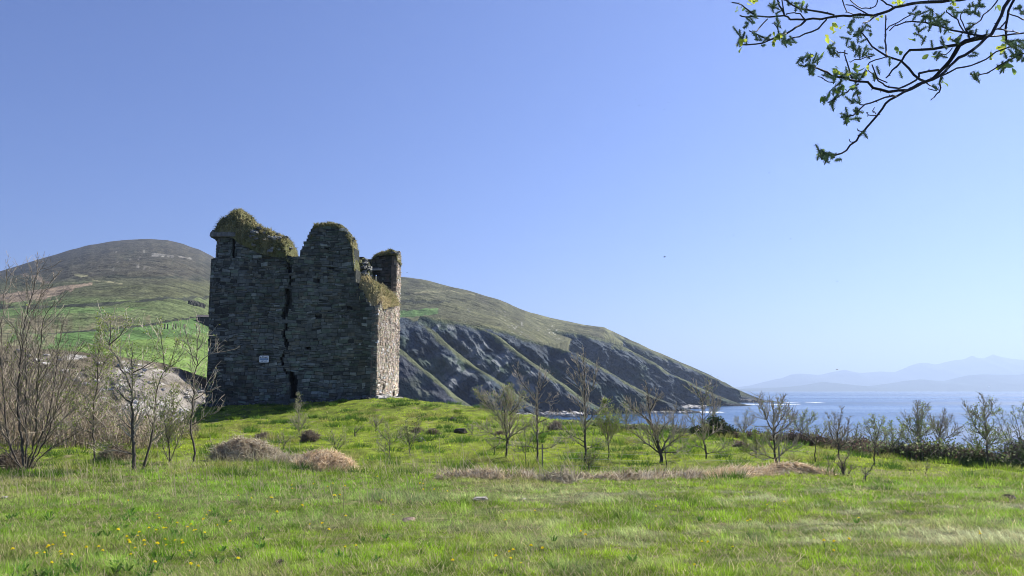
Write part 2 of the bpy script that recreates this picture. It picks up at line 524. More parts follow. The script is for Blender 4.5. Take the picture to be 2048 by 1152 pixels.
tag(b.build('sea', M_sea), 'calm blue bay', 'sea', kind='structure')

# ------------------------------------------------------------------ hillside loft
def ip(x, t):
    t = sorted(t)
    return np.interp(x, [q[0] for q in t], [q[1] for q in t])


bot_py = [(-900, 690), (-200, 690), (0, 692), (140, 703), (250, 716), (330, 728), (360, 738), (420, 758), (560, 745), (700, 690), (800, 648), (880, 640), (940, 650), (1000, 660),
          (1060, 680), (1110, 690), (1150, 676), (1200, 673), (1250, 689), (1300, 711), (1350, 731), (1400, 751), (1440, 768), (1470, 789), (1500, 800)]
bot_d = [(-900, 110), (420, 128), (560, 260), (700, 520), (800, 690), (880, 700), (940, 705), (1000, 715), (1060, 745), (1095, 820), (1150, 1035), (1200, 1060),
         (1250, 1290), (1300, 1290), (1350, 1290), (1500, 1290)]
top_py = [(-900, 700), (-500, 640), (-150, 590), (0, 543), (40, 530), (100, 512), (170, 492), (220, 483), (260, 479), (300, 478), (335, 480), (370, 489), (400, 500), (430, 517),
          (470, 537), (560, 549), (700, 551), (800, 553), (850, 560), (930, 580), (1000, 600), (1025, 612), (1060, 625), (1100, 635), (1170, 650), (1210, 655), (1250, 674),
          (1300, 698), (1350, 719), (1400, 741), (1440, 760), (1460, 775), (1475, 789), (1500, 799)]
top_d = [(-900, 1700), (420, 1750), (560, 1300), (800, 1150), (1025, 1170), (1100, 1220), (1170, 1290), (1210, 1340), (1300, 1350), (1400, 1345), (1500, 1295)]
NCX, NRX = 760, 210
hpx = np.linspace(-600, 1500, NCX)
ht = np.linspace(0, 1, NRX)
pb, pt = ip(hpx, bot_py), ip(hpx, top_py)
pt = pt + 1.2 * n2(hpx, hpx * 0, 0.05, 3, 2)
db, dt = ip(hpx, bot_d), ip(hpx, top_d)
PX = np.tile(hpx, (NRX, 1)); T = ht[:, None]
PY = pb + (pt - pb) * (T ** 0.92)
DD = db * (dt / db) ** (0.25 * T + 0.75 * T ** 1.25)


def Pg(px, py, d):
    a = (px - 1024.0) / F; bb = (576.0 - py) / F
    k = d / (cp - bb * sp)
    return np.stack([a * k, d + 0 * px, EYE[2] + (sp + bb * cp) * k], -1)


HV = Pg(PX, PY, DD)
rel = n2(HV[..., 0], HV[..., 1], 0.02, 5, 8)
env = (np.sin(np.pi * np.clip(T, 0, 1)) ** 0.5) * np.clip(DD / 900, 0.1, 1)
HV[..., 2] += rel * 7 * env
gul = np.abs(n2(HV[..., 0] + 0.3 * HV[..., 1], HV[..., 1], 0.006, 3, 18))
HV[..., 2] += (gul - 0.2) * 16 * env * sstep(500, 1000, DD)
# base colours of the land parcels, by place on the hill
wob = 5 * n2(PX, PY, 0.035, 3, 21); wobb = 2.2 * n2(PX, PY, 0.12, 2, 22)
qx, qy = PX + wob, PY + wob * 0.5 + wobb
heath = np.array([0.068, 0.064, 0.046]); olive = np.array([0.085, 0.093, 0.046]); scrub = np.array([0.105, 0.135, 0.056])
field = np.array([0.085, 0.150, 0.046]); pale = np.array([0.22, 0.21, 0.12]); darkh = np.array([0.035, 0.04, 0.028]); tan = np.array([0.23, 0.18, 0.125])
HC = np.tile(heath, (NRX, NCX, 1))


def paint(mask, col, k=1.0):
    global HC
    HC = HC + (np.asarray(col) - HC) * (np.clip(mask, 0, 1) * k)[..., None]


mott = n2(HV[..., 0], HV[..., 1], 0.012, 5, 30)
fine = n2(PX, PY * 2.2, 0.16, 4, 29)
paint(sstep(545, 575, qy + 14 * mott) * (qx < 700), olive, 0.85)
paint(sstep(586, 600, qy + 8 * mott - (qx > 200) * 4) * (qx < 700), scrub, 0.9)
paint(sstep(0.25, 0.5, mott) * (qy > 575) * (qx < 700), darkh, 0.55)
paint(sstep(0.1, 0.4, n2(PX, PY, 0.02, 4, 33)) * (qy > 500) * (qy < 560) * (qx < 430), darkh, 0.5)
# right hand hill: olive heath, paler grass lower down
paint((qx > 650) * 1.0, np.array([0.088, 0.090, 0.048]), 0.9)
paint((qx > 650) * sstep(0.0, 0.4, n2(PX, PY, 0.03, 4, 34)), heath * 0.8, 0.6)
paint((qx > 800) * sstep(0.55, 0.15, T + 0 * PX) * sstep(-0.2, 0.3, mott), np.array([0.14, 0.145, 0.065]), 0.7)
paint((qx > 1050) * sstep(0.2, 0.9, T + 0 * PX), np.array([0.15, 0.155, 0.075]), 0.5)
# fields
ln1 = np.interp(qx, [-100, 20, 100, 200, 260, 300], [632, 633, 634, 631, 627, 618])
ln0 = np.interp(qx, [-100, 20, 100, 200, 260, 300], [617, 618, 616, 619, 617, 617])
paint((qy > ln0) * (qy < ln1) * (qx < 300), np.array([0.10, 0.155, 0.052]))
h2 = np.interp(qx, [-200, 100, 180, 240, 300, 360, 430], [668, 669, 660, 655, 648, 641, 637])
paint((qy > h2) * (qx < 640), field)
paint((qy > h2 + 28) * (qx < 640), np.array([0.12, 0.180, 0.046]), 0.9)
paint((qx < 110) * (qy > 640) * sstep(-0.15, 0.15, n2(PX, PY, 0.05, 3, 36)), np.array([0.16, 0.14, 0.09]), 0.8)
paint((qy > 634) * (qy < h2) * (qx < 300) * sstep(-0.1, 0.3, n2(PX, PY, 0.05, 3, 37)), np.array([0.13, 0.11, 0.07]), 0.7)
paint((np.abs(qy - h2) < 1.7) * (qx < 640), darkh)
h1 = np.interp(qx, [-200, 0, 100, 180, 240, 330, 420], [613, 614, 613, 614, 609, 600, 596])
paint((np.abs(qy - h1 + 1) < 2.6 + 1.5 * n2(PX, PY, 0.1, 2, 38)) * (qx < 640), darkh * 1.2)
paint((np.abs(qy - np.interp(qx, [250, 430], [552, 557])) < 1.6) * (qx > 215) * (qx < 640), darkh, 0.8)
# bracken track
tr = np.interp(qx, [-100, 0, 40, 90, 130, 160, 185], [598, 598, 594, 588, 579, 572, 568])
paint((np.abs(qy - tr) < np.interp(qx, [0, 60, 120, 185], [6, 9, 6, 1.5])) * (qx < 185), tan)
paint((np.abs(qy - np.interp(qx, [0, 50, 90], [561, 554, 565])) < 2.2) * (qx < 100), tan, 0.8)
paint((np.abs(qy - 551) < 1.5) * (qx > 145) * (qx < 175), pale)
paint((np.abs(qy - np.interp(qx, [185, 240], [557, 566])) < 1.4) * (qx > 185) * (qx < 245), pale, 0.8)
# scree near the summit
paint((np.abs(qy - np.interp(qx, [300, 380], [508, 518])) < 3.2) * (qx > 302) * (qx < 382) * (n2(PX, PY, 0.11, 3, 41) > -0.15), np.array([0.26, 0.25, 0.22]), 0.7)
paint(sstep(0.38, 0.5, n2(PX, PY, 0.25, 2, 43)) * (qx > 220) * (qx < 300) * (qy > 500) * (qy < 545), np.array([0.26, 0.25, 0.22]), 0.5)
# small field and path lines on the right hand slope
paint((qx > 700) * (qx < 878) * (qy > 619 + 0.02 * (878 - qx)) * (qy < 634 - 0.05 * (qx - 800)), field)
paint((np.abs(qy - np.interp(qx, [790, 900, 960], [605, 612, 620])) < 1.3) * (qx > 780) * (qx < 900), darkh, 0.8)
paint((np.abs(qy - np.interp(qx, [790, 900, 950], [588, 583, 590])) < 0.9) * (qx > 780) * (qx < 950), pale, 0.5)
paint(sstep(0.3, 0.42, n2(PX, PY * 1.6, 0.3, 2, 44)) * sstep(-0.1, 0.2, n2(PX, PY, 0.03, 2, 45)) * (qx > 920) * (qx < 1120) * (qy > 618) * (qy < 685), np.array([0.30, 0.30, 0.27]), 0.7)

HC = HC * (1 + 0.55 * fine * ~((qy > h2) & (qx < 640)))[..., None]
paint((fine > 0.3) * (qx < 700) * (qy < h2), darkh, 0.55)
paint((fine > 0.34) * (qx > 800) * (T < 0.8), darkh, 0.5)
back = HV[-1:].copy(); back[..., 1] += 500; back[..., 2] = back[..., 2] * 0.55 - 10
back2 = HV[-1:].copy(); back2[..., 1] += 1500; back2[..., 2] = SEA - 5
brow = HV[-1:].copy(); brow[..., 1] += 60; brow[..., 2] -= 1.5
skirt = HV[:1].copy(); skirt[..., 1] += 8; skirt[..., 2] = SEA - 5
allV = np.concatenate([skirt, HV, brow, back, back2], 0)
allC = np.concatenate([HC[:1] * 0 + darkh, HC, HC[-1:], HC[-1:], HC[-1:]], 0)
b = Buf(); b.add(allV.reshape(-1, 3), grid_faces(NRX + 4, NCX), None, allC.reshape(-1, 3))
tag(b.build('hills', M_hill, smooth=True), 'heather covered hill with green fields', 'hill', kind='structure')

# ------------------------------------------------------------------ sea cliffs: spurs one behind the other
SPURS = [  # base distance, crest pixels, slope run, pale rock amount
    (520, [(560, 610), (680, 626), (735, 656), (800, 700), (850, 745), (900, 790), (935, 818), (960, 829), (985, 838)], 0.62, 0.05),
    (580, [(700, 622), (790, 634), (835, 642), (860, 660), (900, 695), (950, 735), (1000, 768), (1022, 790), (1060, 822), (1080, 834)], 0.60, 0.8),
    (620, [(840, 632), (905, 642), (950, 650), (990, 668), (1030, 702), (1080, 738), (1130, 775), (1180, 814), (1205, 830)], 0.58, 0.9),
    (660, [(960, 650), (1010, 662), (1060, 681), (1105, 694), (1150, 706), (1200, 735), (1250, 765), (1300, 793), (1340, 809), (1362, 818), (1380, 827)], 0.58, 0.3),
    (960, [(1090, 660), (1140, 664), (1180, 672), (1240, 692), (1285, 714), (1330, 742), (1390, 774), (1430, 794), (1452, 803), (1470, 813)], 0.6, 0.35),
    (1230, [(1180, 662), (1215, 666), (1250, 680), (1300, 703), (1350, 723), (1400, 745), (1440, 763), (1459, 776), (1474, 790), (1500, 797.5), (1525, 801), (1542, 806)], 0.5, 0.3),
]
cb = Buf()
for k, (D0, cr, run, pale_amt) in enumerate(SPURS):
    cpx = np.array([c[0] for c in cr], float); cpy = np.array([c[1] for c in cr], float)
    nc = int((cpx[-1] - cpx[0]) / 1.3)
    px = np.linspace(cpx[0], cpx[-1], nc)
    py = np.interp(px, cpx, cpy)
    py = py + 5.0 * n2(px, px * 0 + k * 9, 0.03, 3, 50 + k) * sstep(0, 60, px - cpx[0]) * sstep(0, 60, cpx[-1] - px) + 1.2 * n2(px, px * 0 + k * 9, 0.25, 2, 51 + k)
    h0 = np.maximum(0, (HOR - py) / F * D0 + 20)
    dc = D0 + run * h0
    C = Pg(px, py, dc)
    nr = 70
    t = np.linspace(0, 1, nr)[:, None]
    zc = np.maximum(C[:, 2], SEA + 0.3)
    zb = SEA - 4
    h = zc - zb
    X = C[None, :, 0] - 0.22 * h[None] * t
    prof = t ** 0.85
    Y = C[None, :, 1] - run * h[None] * prof * np.clip(C[None, :, 1] / D0, 0.9, 1.1)
    Z = zc[None] - h[None] * t
    # strata and gullies: displacement across the face, growing away from the crest
    q = np.stack([X.ravel() * 0.045, Y.ravel() * 0.03, (Z.ravel() + 0.55 * X.ravel()) * 0.05], 1)
    dis = fbm(q, 5, 60 + k, 0.55).reshape(X.shape)
    q2 = np.stack([(X.ravel() - 0.5 * Z.ravel()) * 0.03, Z.ravel() * 0.008, Y.ravel() * 0.0], 1)
    rg = np.abs(fbm(q2, 3, 70 + k).reshape(X.shape))
    grow = sstep(0.0, 0.15, t)
    sc = D0 / 600.0
    rough = 1.0 if pale_amt > 0.1 else 0.45
    hf = fbm(q * 3.7, 3, 66 + k).reshape(X.shape)
    Y = Y - (dis * 11 + hf * 5 + (0.3 - rg) * 16) * sc * grow * rough
    xc_ = C[None, :, 0] - C[0, 0]; al = xc_ * 0.74 - (Z - SEA) * 0.67; ac = xc_ * 0.67 + (Z - SEA) * 0.74
    st = 1 - np.abs(fbm(np.stack([al.ravel() * 0.008, ac.ravel() * 0.055, 0 * ac.ravel() + k * 3.3], 1), 4, 75 + k, 0.6)).reshape(X.shape) * 2
    Y = Y - (st - 0.4) * 7 * sc * grow * rough
    X = X + dis * 5 * grow * sc * rough
    # crest cap (turf) and back slope
    tb = np.array([0.10, 0.35, 1.0])[:, None]
    capw = (2.0 + 2.4 * np.clip(n2(px, px * 0 + k, 0.05, 3, 57), -0.8, 1)[None]) * sc
    Xb = C[None, :, 0] + np.array([1.5, 5, 30])[:, None] * sc + 0 * tb
    Yb = C[None, :, 1] + np.array([0.35, 1.0, 6.0])[:, None] * capw
    Zb = zc[None] - np.array([0.3, 2.5, 40])[:, None] * np.minimum(1, h[None] / 50)
    VX = np.concatenate([Xb[::-1], X]); VY = np.concatenate([Yb[::-1], Y]); VZ = np.concatenate([Zb[::-1], Z])
    VX[3:6] -= 0
    dark = np.array([0.045, 0.062, 0.080]); gr = np.array([0.055, 0.085, 0.045]); pl = np.array([0.21, 0.225, 0.225]); turf = np.array([0.120, 0.135, 0.060])
    Cc = np.tile(dark, VX.shape + (1,))
    m1 = sstep(0.05, 0.4, fbm(np.stack([VX.ravel() * 0.03, VZ.ravel() * 0.05, VY.ravel() * 0], 1), 4, 80 + k).reshape(VX.shape))
    Cc = Cc + (gr - Cc) * (m1 * 0.75)[..., None]
    if k == 0:
        Cc = Cc * 0.75 + np.array([0.10, 0.082, 0.08]) * 0.35
    m2 = sstep(0.14, 0.24, fbm(np.stack([(VX.ravel() + VZ.ravel()) * 0.07, (VZ.ravel() - 0.6 * VX.ravel()) * 0.17, VX.ravel() * 0], 1), 4, 90 + k).reshape(VX.shape))
    tt = np.concatenate([np.zeros((3, 1)), t])
    stv = np.concatenate([np.zeros((3, nc)), st])
    m2 = np.maximum(m2, 0.38 * sstep(0.55, 0.9, stv) * sstep(-0.1, 0.25, n2(VX, VZ, 0.05, 3, 97 + k)))
    m2 = m2 * sstep(0.02, 0.1, tt) * sstep(1.1, 0.5, tt) * (0.35 + 0.65 * sstep(0.0, 0.2, n2(VX, VZ, 0.02, 2, 95 + k)))
    Cc = Cc + (pl - Cc) * (m2 * pale_amt)[..., None]
    crestm = sstep(0.05, 0.01, tt + 0.10 * n2(VX, VZ, 0.09, 4, 99)) * sstep(SEA + 6, SEA + 14, VZ)
    Cc = Cc + (turf - Cc) * (crestm * 0.9)[..., None]
    wet = sstep(SEA + 5, SEA + 1.5, VZ)
    Cc = Cc + (np.array([0.03, 0.03, 0.032]) - Cc) * wet[..., None]
    cb.add(np.stack([VX, VY, VZ], -1).reshape(-1, 3), grid_faces(nr + 3, nc), None, Cc.reshape(-1, 3))
tag(cb.build('headland_cliffs', M_cliff, smooth=False), 'dark ribbed sea cliffs of the headland', 'cliff', kind='structure')


def rock_mesh(buf, c, r, col, seed, sub=1):
    """Angular boulder from a jittered cube-sphere."""
    rg = np.random.default_rng(seed)
    g = np.linspace(-1, 1, 3)
    V, Fq = [], []
    for ax in range(3):
        for s in (-1, 1):
            u, v = np.meshgrid(g, g)
            w = np.full(u.shape, s)
            p = [None] * 3; p[ax] = w; p[(ax + 1) % 3] = u; p[(ax + 2) % 3] = v
            p = np.stack(p, -1).reshape(-1, 3)
            f = grid_faces(3, 3) + len(V) * 9
            if s < 0: f = f[:, ::-1]
            V.append(p); Fq.append(f)
    V = np.concatenate(V); Fq = np.concatenate(Fq)
    key = np.round(V).astype(int)
    jit = rg.normal(0, 0.18, (3, 3, 3, 3))
    V = V / (np.linalg.norm(V, axis=1, keepdims=True) ** 0.7) + jit[key[:, 0] + 1, key[:, 1] + 1, key[:, 2] + 1]
    a = rg.random() * 6.28
    rot = np.array([[math.cos(a), -math.sin(a), 0], [math.sin(a), math.cos(a), 0], [0, 0, 1]])
    V = (V * np.asarray(r)) @ rot.T
    buf.add(V + np.asarray(c), Fq, None, col)


# pale boulder beach under the cliffs
bb = Buf()
for i in range(520):
    if i < 330:
        px = 900 + 270 * random.random() ** 0.8
        D = 560 + 60 * random.random()
    elif i < 430:
        px = 1365 + 45 * random.random(); D = 800 + 120 * random.random()
    else:
        px = 1180 + 200 * random.random(); D = 655 + 10 * random.random()
    p = P(px, 800, D); p[2] = SEA + 0.5 + (1.6 if i < 330 else 0.3) * random.random() + (max(0, 1000 - px) * 0.02 if i < 330 else 0)
    r = np.array([1.5, 1.1, 0.7]) * (0.6 + 1.3 * random.random()) * (D / 600)
    rock_mesh(bb, p, r, np.array([0.42, 0.40, 0.37]) * (0.5 + 0.75 * random.random()), i)
tag(bb.build('boulder_beach', M_rock), 'pale boulders heaped along the shore below the cliffs', 'boulders', kind='stuff')

# low skerries running off the two points
for i, (a, c, D, n_, lab) in enumerate(((1330, 1392, 690, 34, 'low dark rocks trailing off the nearer cliff foot'), (1470, 1536, 1230, 40, 'low dark rocks trailing off the tip of the headland'))):
    rb = Buf()
    for j in range(n_):
        s = j / n_
        p = P(a + (c - a) * s + random.uniform(-2, 2), 800, D + random.uniform(-14, 14)); p[2] = SEA + 0.2
        rock_mesh(rb, p, np.array([6, 4, 3.6 * (1 - s) + 0.8]) * D / 800 * random.uniform(0.6, 1.2), np.array([0.06, 0.06, 0.062]) * random.uniform(0.7, 1.4), 900 + i * 100 + j)
    tag(rb.build('rocky_reef', M_rock), lab, 'rocks', kind='structure')

# foam
fb = Buf()
for (px, py, wpx, hpx_) in ((1405, 823.5, 38, 1.3), (1385, 816, 10, 0.8), (1545, 803.5, 14, 1.0), (1580, 805, 12, 0.7), (1630, 804.6, 10, 0.7), (1500, 808, 16, 0.8),
                             (1565, 808.5, 30, 0.5)):
    D = 20 * F / (py - HOR)
    c = P(px, py, D); n = 30
    a = np.arange(n) / n * 2 * math.pi
    rr = 0.75 + 0.5 * R.random(n)
    dy = hpx_ * 20 * F / (py - HOR) ** 2
    V = np.stack([c[0] + np.cos(a) * rr * wpx * D / F, D + np.sin(a) * rr * dy, np.full(n, SEA + 0.12)], 1)
    V = np.concatenate([[[c[0], D, SEA + 0.12]], V])
    fb.add(V, None, np.stack([np.zeros(n, int), 1 + np.arange(n), 1 + (np.arange(n) + 1) % n], 1), np.array([0.75, 0.78, 0.8]))
tag(fb.build('sea_foam', M_paint), 'thin white streaks of surf off the headland', 'foam', kind='stuff')

# ------------------------------------------------------------------ far mountains over the bay
def ridge(name, pts, D, depth, col, label, seed):
    px = np.arange(pts[0][0], pts[-1][0] + 1, 3.0)
    py = np.interp(px, [p[0] for p in pts], [p[1] for p in pts]) + 1.6 * n2(px, px * 0 + seed, 0.06, 4, seed)
    nr = 26
    t = np.linspace(0, 1, nr)[:, None]
    top = Pg(px, py, np.full(len(px), float(D)))
    hgt = np.maximum(top[:, 2] - SEA, 2)
    X = top[None, :, 0] + 0 * t
    Y = D - depth * t + 0 * X
    Z = SEA - 2 + (hgt + 2) * (1 - t) ** 1.15
    wx = n2(X, Y, 0.0016, 4, seed + 5)
    Z = Z + wx * hgt[None] * 0.22 * np.sin(np.pi * t)
    backX, backY, backZ = X[:1], Y[:1] + depth, X[:1] * 0 + SEA - 2
    b = Buf()
    b.add(np.stack([np.concatenate([backX, X]), np.concatenate([backY, Y]), np.concatenate([backZ, Z])], -1).reshape(-1, 3), grid_faces(nr + 1, len(px)), None, col)
    tag(b.build(name, M_mount, smooth=True), label, 'mountains', kind='structure')


ridge('far_mountains', [(1440, 780), (1500, 771), (1530, 764), (1560, 757), (1585, 748), (1600, 747), (1640, 750), (1668, 743), (1690, 740), (1720, 746), (1760, 742), (1790, 744), (1812, 735), (1836, 726), (1852, 725), (1870, 729), (1900, 722), (1925, 719), (1944, 711),
                        (1956, 716), (1968, 717), (1986, 709), (2004, 714), (2030, 718), (2060, 721), (2120, 708), (2160, 716), (2260, 735), (2500, 760)], 17500, 2800, np.array([0.07, 0.08, 0.075]), 'pale blue mountain range far across the bay', 3)
ridge('far_hills', [(1440, 778.5), (1560, 775), (1610, 770), (1645, 763.5), (1665, 766), (1700, 769), (1740, 773), (1770, 768), (1800, 763), (1840, 758), (1862, 760), (1890, 763), (1912, 757), (1940, 750), (1980, 748), (2030, 750), (2100, 742), (2200, 755), (2500, 768)],
      12000, 2000, np.array([0.06, 0.075, 0.065]), 'lower blue hills along the far shore', 4)

p = P(1978, 775, 10400)
b = Buf()
b.add(np.array([[-9, -5, 0], [9, -5, 0], [9, 5, 0], [-9, 5, 0], [-9, -5, 9], [9, -5, 9], [9, 5, 9], [-9, 5, 9], [-9, 0, 15], [9, 0, 15]]) * 1.3 + p + np.array([0, 0, -4]),
      [[0, 1, 5, 4], [1, 2, 6, 5], [2, 3, 7, 6], [3, 0, 4, 7], [4, 5, 9, 8], [6, 7, 8, 9]], [[5, 6, 9], [7, 4, 8]], np.array([0.85, 0.85, 0.82]))
hs = b.build('white_house', M_paint)
tag(hs, 'tiny white house on the far shore of the bay', 'house')

# ------------------------------------------------------------------ eroded bank across the hollow, left
nb_c, nb_r = 300, 70
px = np.linspace(-560, 520, nb_c); t = np.linspace(0, 1, nb_r)[:, None]
tpy = np.interp(px, [-600, 0, 140, 250, 330, 360, 400, 415, 440, 520], [688, 690, 702, 714, 727, 737, 752, 760, 770, 780]) + 2 * n2(px, px * 0, 0.05, 3, 4)
topd = np.interp(px, [-600, 360, 520], [112, 126, 118]); botd = np.interp(px, [-600, 100, 420, 520], [84, 82, 92, 96])
top = Pg(px, tpy, topd); bz = -9.0
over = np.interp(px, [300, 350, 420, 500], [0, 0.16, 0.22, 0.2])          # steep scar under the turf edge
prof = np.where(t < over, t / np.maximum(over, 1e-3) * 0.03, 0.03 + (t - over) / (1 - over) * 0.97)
X = top[None, :, 0] * (1 - t) + t * (px[None] - 1024) / F * botd[None]
Y = topd[None] + (botd - topd)[None] * prof
Z = top[None, :, 2] + (bz - top[None, :, 2]) * t
qq = np.stack([X.ravel() * 0.25, Y.ravel() * 0.25, Z.ravel() * 0.25], 1)
dis = fbm(qq, 5, 130).reshape(X.shape)
Y = Y - dis * 1.6 * sstep(0, 0.1, t); Z = Z + dis * 0.5 * sstep(0, 0.1, t)
PXm = np.tile(px, (nb_r, 1))
brn = np.array([0.135, 0.115, 0.075]); gry = np.array([0.29, 0.265, 0.235]); drk = np.array([0.05, 0.05, 0.045]); wht = np.array([0.5, 0.48, 0.44]); grn = np.array([0.10, 0.13, 0.05])
Cb = np.tile(brn, X.shape + (1,))


def mixc(C, col, k):
    return C + (np.asarray(col) - C) * np.clip(k, 0, 1)[..., None]


Cb = mixc(Cb, grn, sstep(0.05, 0.35, n2(X, Z, 0.12, 4, 131)) * 0.8)
Cb = mixc(Cb, gry, sstep(170, 300, PXm + 40 * dis) * sstep(0.0, 0.3, n2(X + Z, Z - 0.5 * X, 0.16, 4, 132) + 0.25) * 0.95)
Cb = mixc(Cb, drk, (t < over * 0.95) * sstep(335, 360, PXm) * 0.85)  # darkens the scar to paint in the shade below the overhang
Cb = mixc(Cb, wht, sstep(0.18, 0.3, n2(X + Z, Z * 1.6 - 0.8 * X, 0.5, 3, 133)) * sstep(60, 200, PXm) * (t > over + 0.03) * 0.9)
bkY = Y[:1] + 6; bkZ = Z[:1] - 8
b = Buf()
b.add(np.stack([np.concatenate([X[:1], X]), np.concatenate([bkY, Y]), np.concatenate([bkZ, Z])], -1).reshape(-1, 3), grid_faces(nb_r + 1, nb_c), None,
      np.concatenate([Cb[:1], Cb]).reshape(-1, 3))
tag(b.build('eroded_bank', M_bank), 'stony eroded bank below the green field', 'bank', kind='structure')
bb = Buf()
for i in range(330):
    k = random.randrange(nb_c); pxx = px[k]
    if pxx < 40 or pxx > 440: continue
    tt = random.uniform(float(over[k]) + 0.05, 0.75); j = int(tt * (nb_r - 1))
    c = np.array([X[j, k], Y[j, k] - 0.1, Z[j, k] + 0.1])
    s = random.uniform(0.12, 0.42) * (1.4 if random.random() < 0.15 else 1)
    rock_mesh(bb, c, np.array([1.5, 0.9, 0.6]) * s, np.array([0.55, 0.52, 0.47]) * random.uniform(0.5, 1.15), 2000 + i)
tag(bb.build('scree', M_rock), 'pale stones scattered down the eroded bank', 'stones', kind='stuff')

# fence posts and little field structures far left
def box(buf, c, s, col=None, rz=0.0, m=0):
    V = np.array([[x, y, z] for z in (-1, 1) for y in (-1, 1) for x in (-1, 1)], float) * np.asarray(s) / 2
    a = np.array([[math.cos(rz), -math.sin(rz), 0], [math.sin(rz), math.cos(rz), 0], [0, 0, 1]])
    buf.add(V @ a.T + np.asarray(c), [[0, 2, 3, 1], [4, 5, 7, 6], [0, 1, 5, 4], [2, 6, 7, 3], [0, 4, 6, 2], [1, 3, 7, 5]], None, col, m)


def land_at(pxx, pyy):
    j = int(np.argmin(np.abs(hpx - pxx))); i = int(np.argmin(np.abs(PY[:, j] - pyy)))
    return HV[i, j].copy()


for i, pxx in enumerate((331, 336, 347, 352, 367, 394)):
    p = land_at(pxx, 657)
    b = Buf(); box(b, [0, 0, 0.5], [0.3, 0.3, 1.9], np.array([0.10, 0.09, 0.07])); box(b, [0, 0, 1.48], [0.22, 0.22, 0.08], np.array([0.12, 0.11, 0.09]))
    o = b.build('fence_post', M_bark); o.location = p
    tag(o, 'thin dark post standing out in the bright green field', 'post', 'posts in the green field')
p = land_at(412, 653)
b = Buf(); box(b, [0, 0, 1.2], [6.5, 4.5, 3.4], np.array([0.055, 0.05, 0.045]))
sh = empty('shed', p)
tag(sh, 'low dark shed at the field edge beside the castle wall', 'shed')
b.build('wall', M_rock, sh)
b = Buf(); b.add(np.array([[-3.6, -2.6, 2.9], [3.6, -2.6, 2.9], [3.6, 2.6, 2.9], [-3.6, 2.6, 2.9], [-3.6, 0, 4.0], [3.6, 0, 4.0]]),
                 [[0, 1, 5, 4], [2, 3, 4, 5]], [[1, 2, 5], [3, 0, 4]], np.array([0.10, 0.09, 0.085]))
b.build('roof', M_rock, sh)
# dry stone wall fragment higher up
b = Buf()
p0 = land_at(380, 612); p1 = land_at(408, 613)
for s in np.linspace(0, 1, 26):
    c = p0 + (p1 - p0) * s
    rock_mesh(b, c + np.array([0, 0, 1.0]), [1.2, 0.8, 1.3 + 0.3 * random.random()], np.array([0.05, 0.05, 0.045]), int(3000 + s * 100))
tag(b.build('field_wall', M_rock), 'short dark stone wall in the rough pasture above the fields', 'wall')

# ------------------------------------------------------------------ castle
castle = empty('ruined_castle', CC - np.array([0, 0, 0.6]) + CU * CAWL * 0.5 + CV * CD * 0.5)
tag(castle, 'roofless grey stone tower house with cracked front and turf grown tops', 'castle')


def poly_in(poly, x, y):
    x = np.asarray(x, float); y = np.asarray(y, float)
    ins = np.zeros(x.shape, bool); n = len(poly); j = n - 1
    for i in range(n):
        xi, yi = poly[i]; xj, yj = poly[j]
        c = ((yi > y) != (yj > y)) & (x < (xj - xi) * (y - yi) / (yj - yi + 1e-12) + xi)
        ins ^= c; j = i
    return ins


def seg_dist(x, y, pl):
    d = np.full(np.shape(x), 1e9)
    for (ax, ay), (bx, by) in zip(pl[:-1], pl[1:]):
        vx, vy = bx - ax, by - ay
        t = np.clip(((x - ax) * vx + (y - ay) * vy) / (vx * vx + vy * vy), 0, 1)
        d = np.minimum(d, np.hypot(x - ax - t * vx, y - ay - t * vy))
    return d


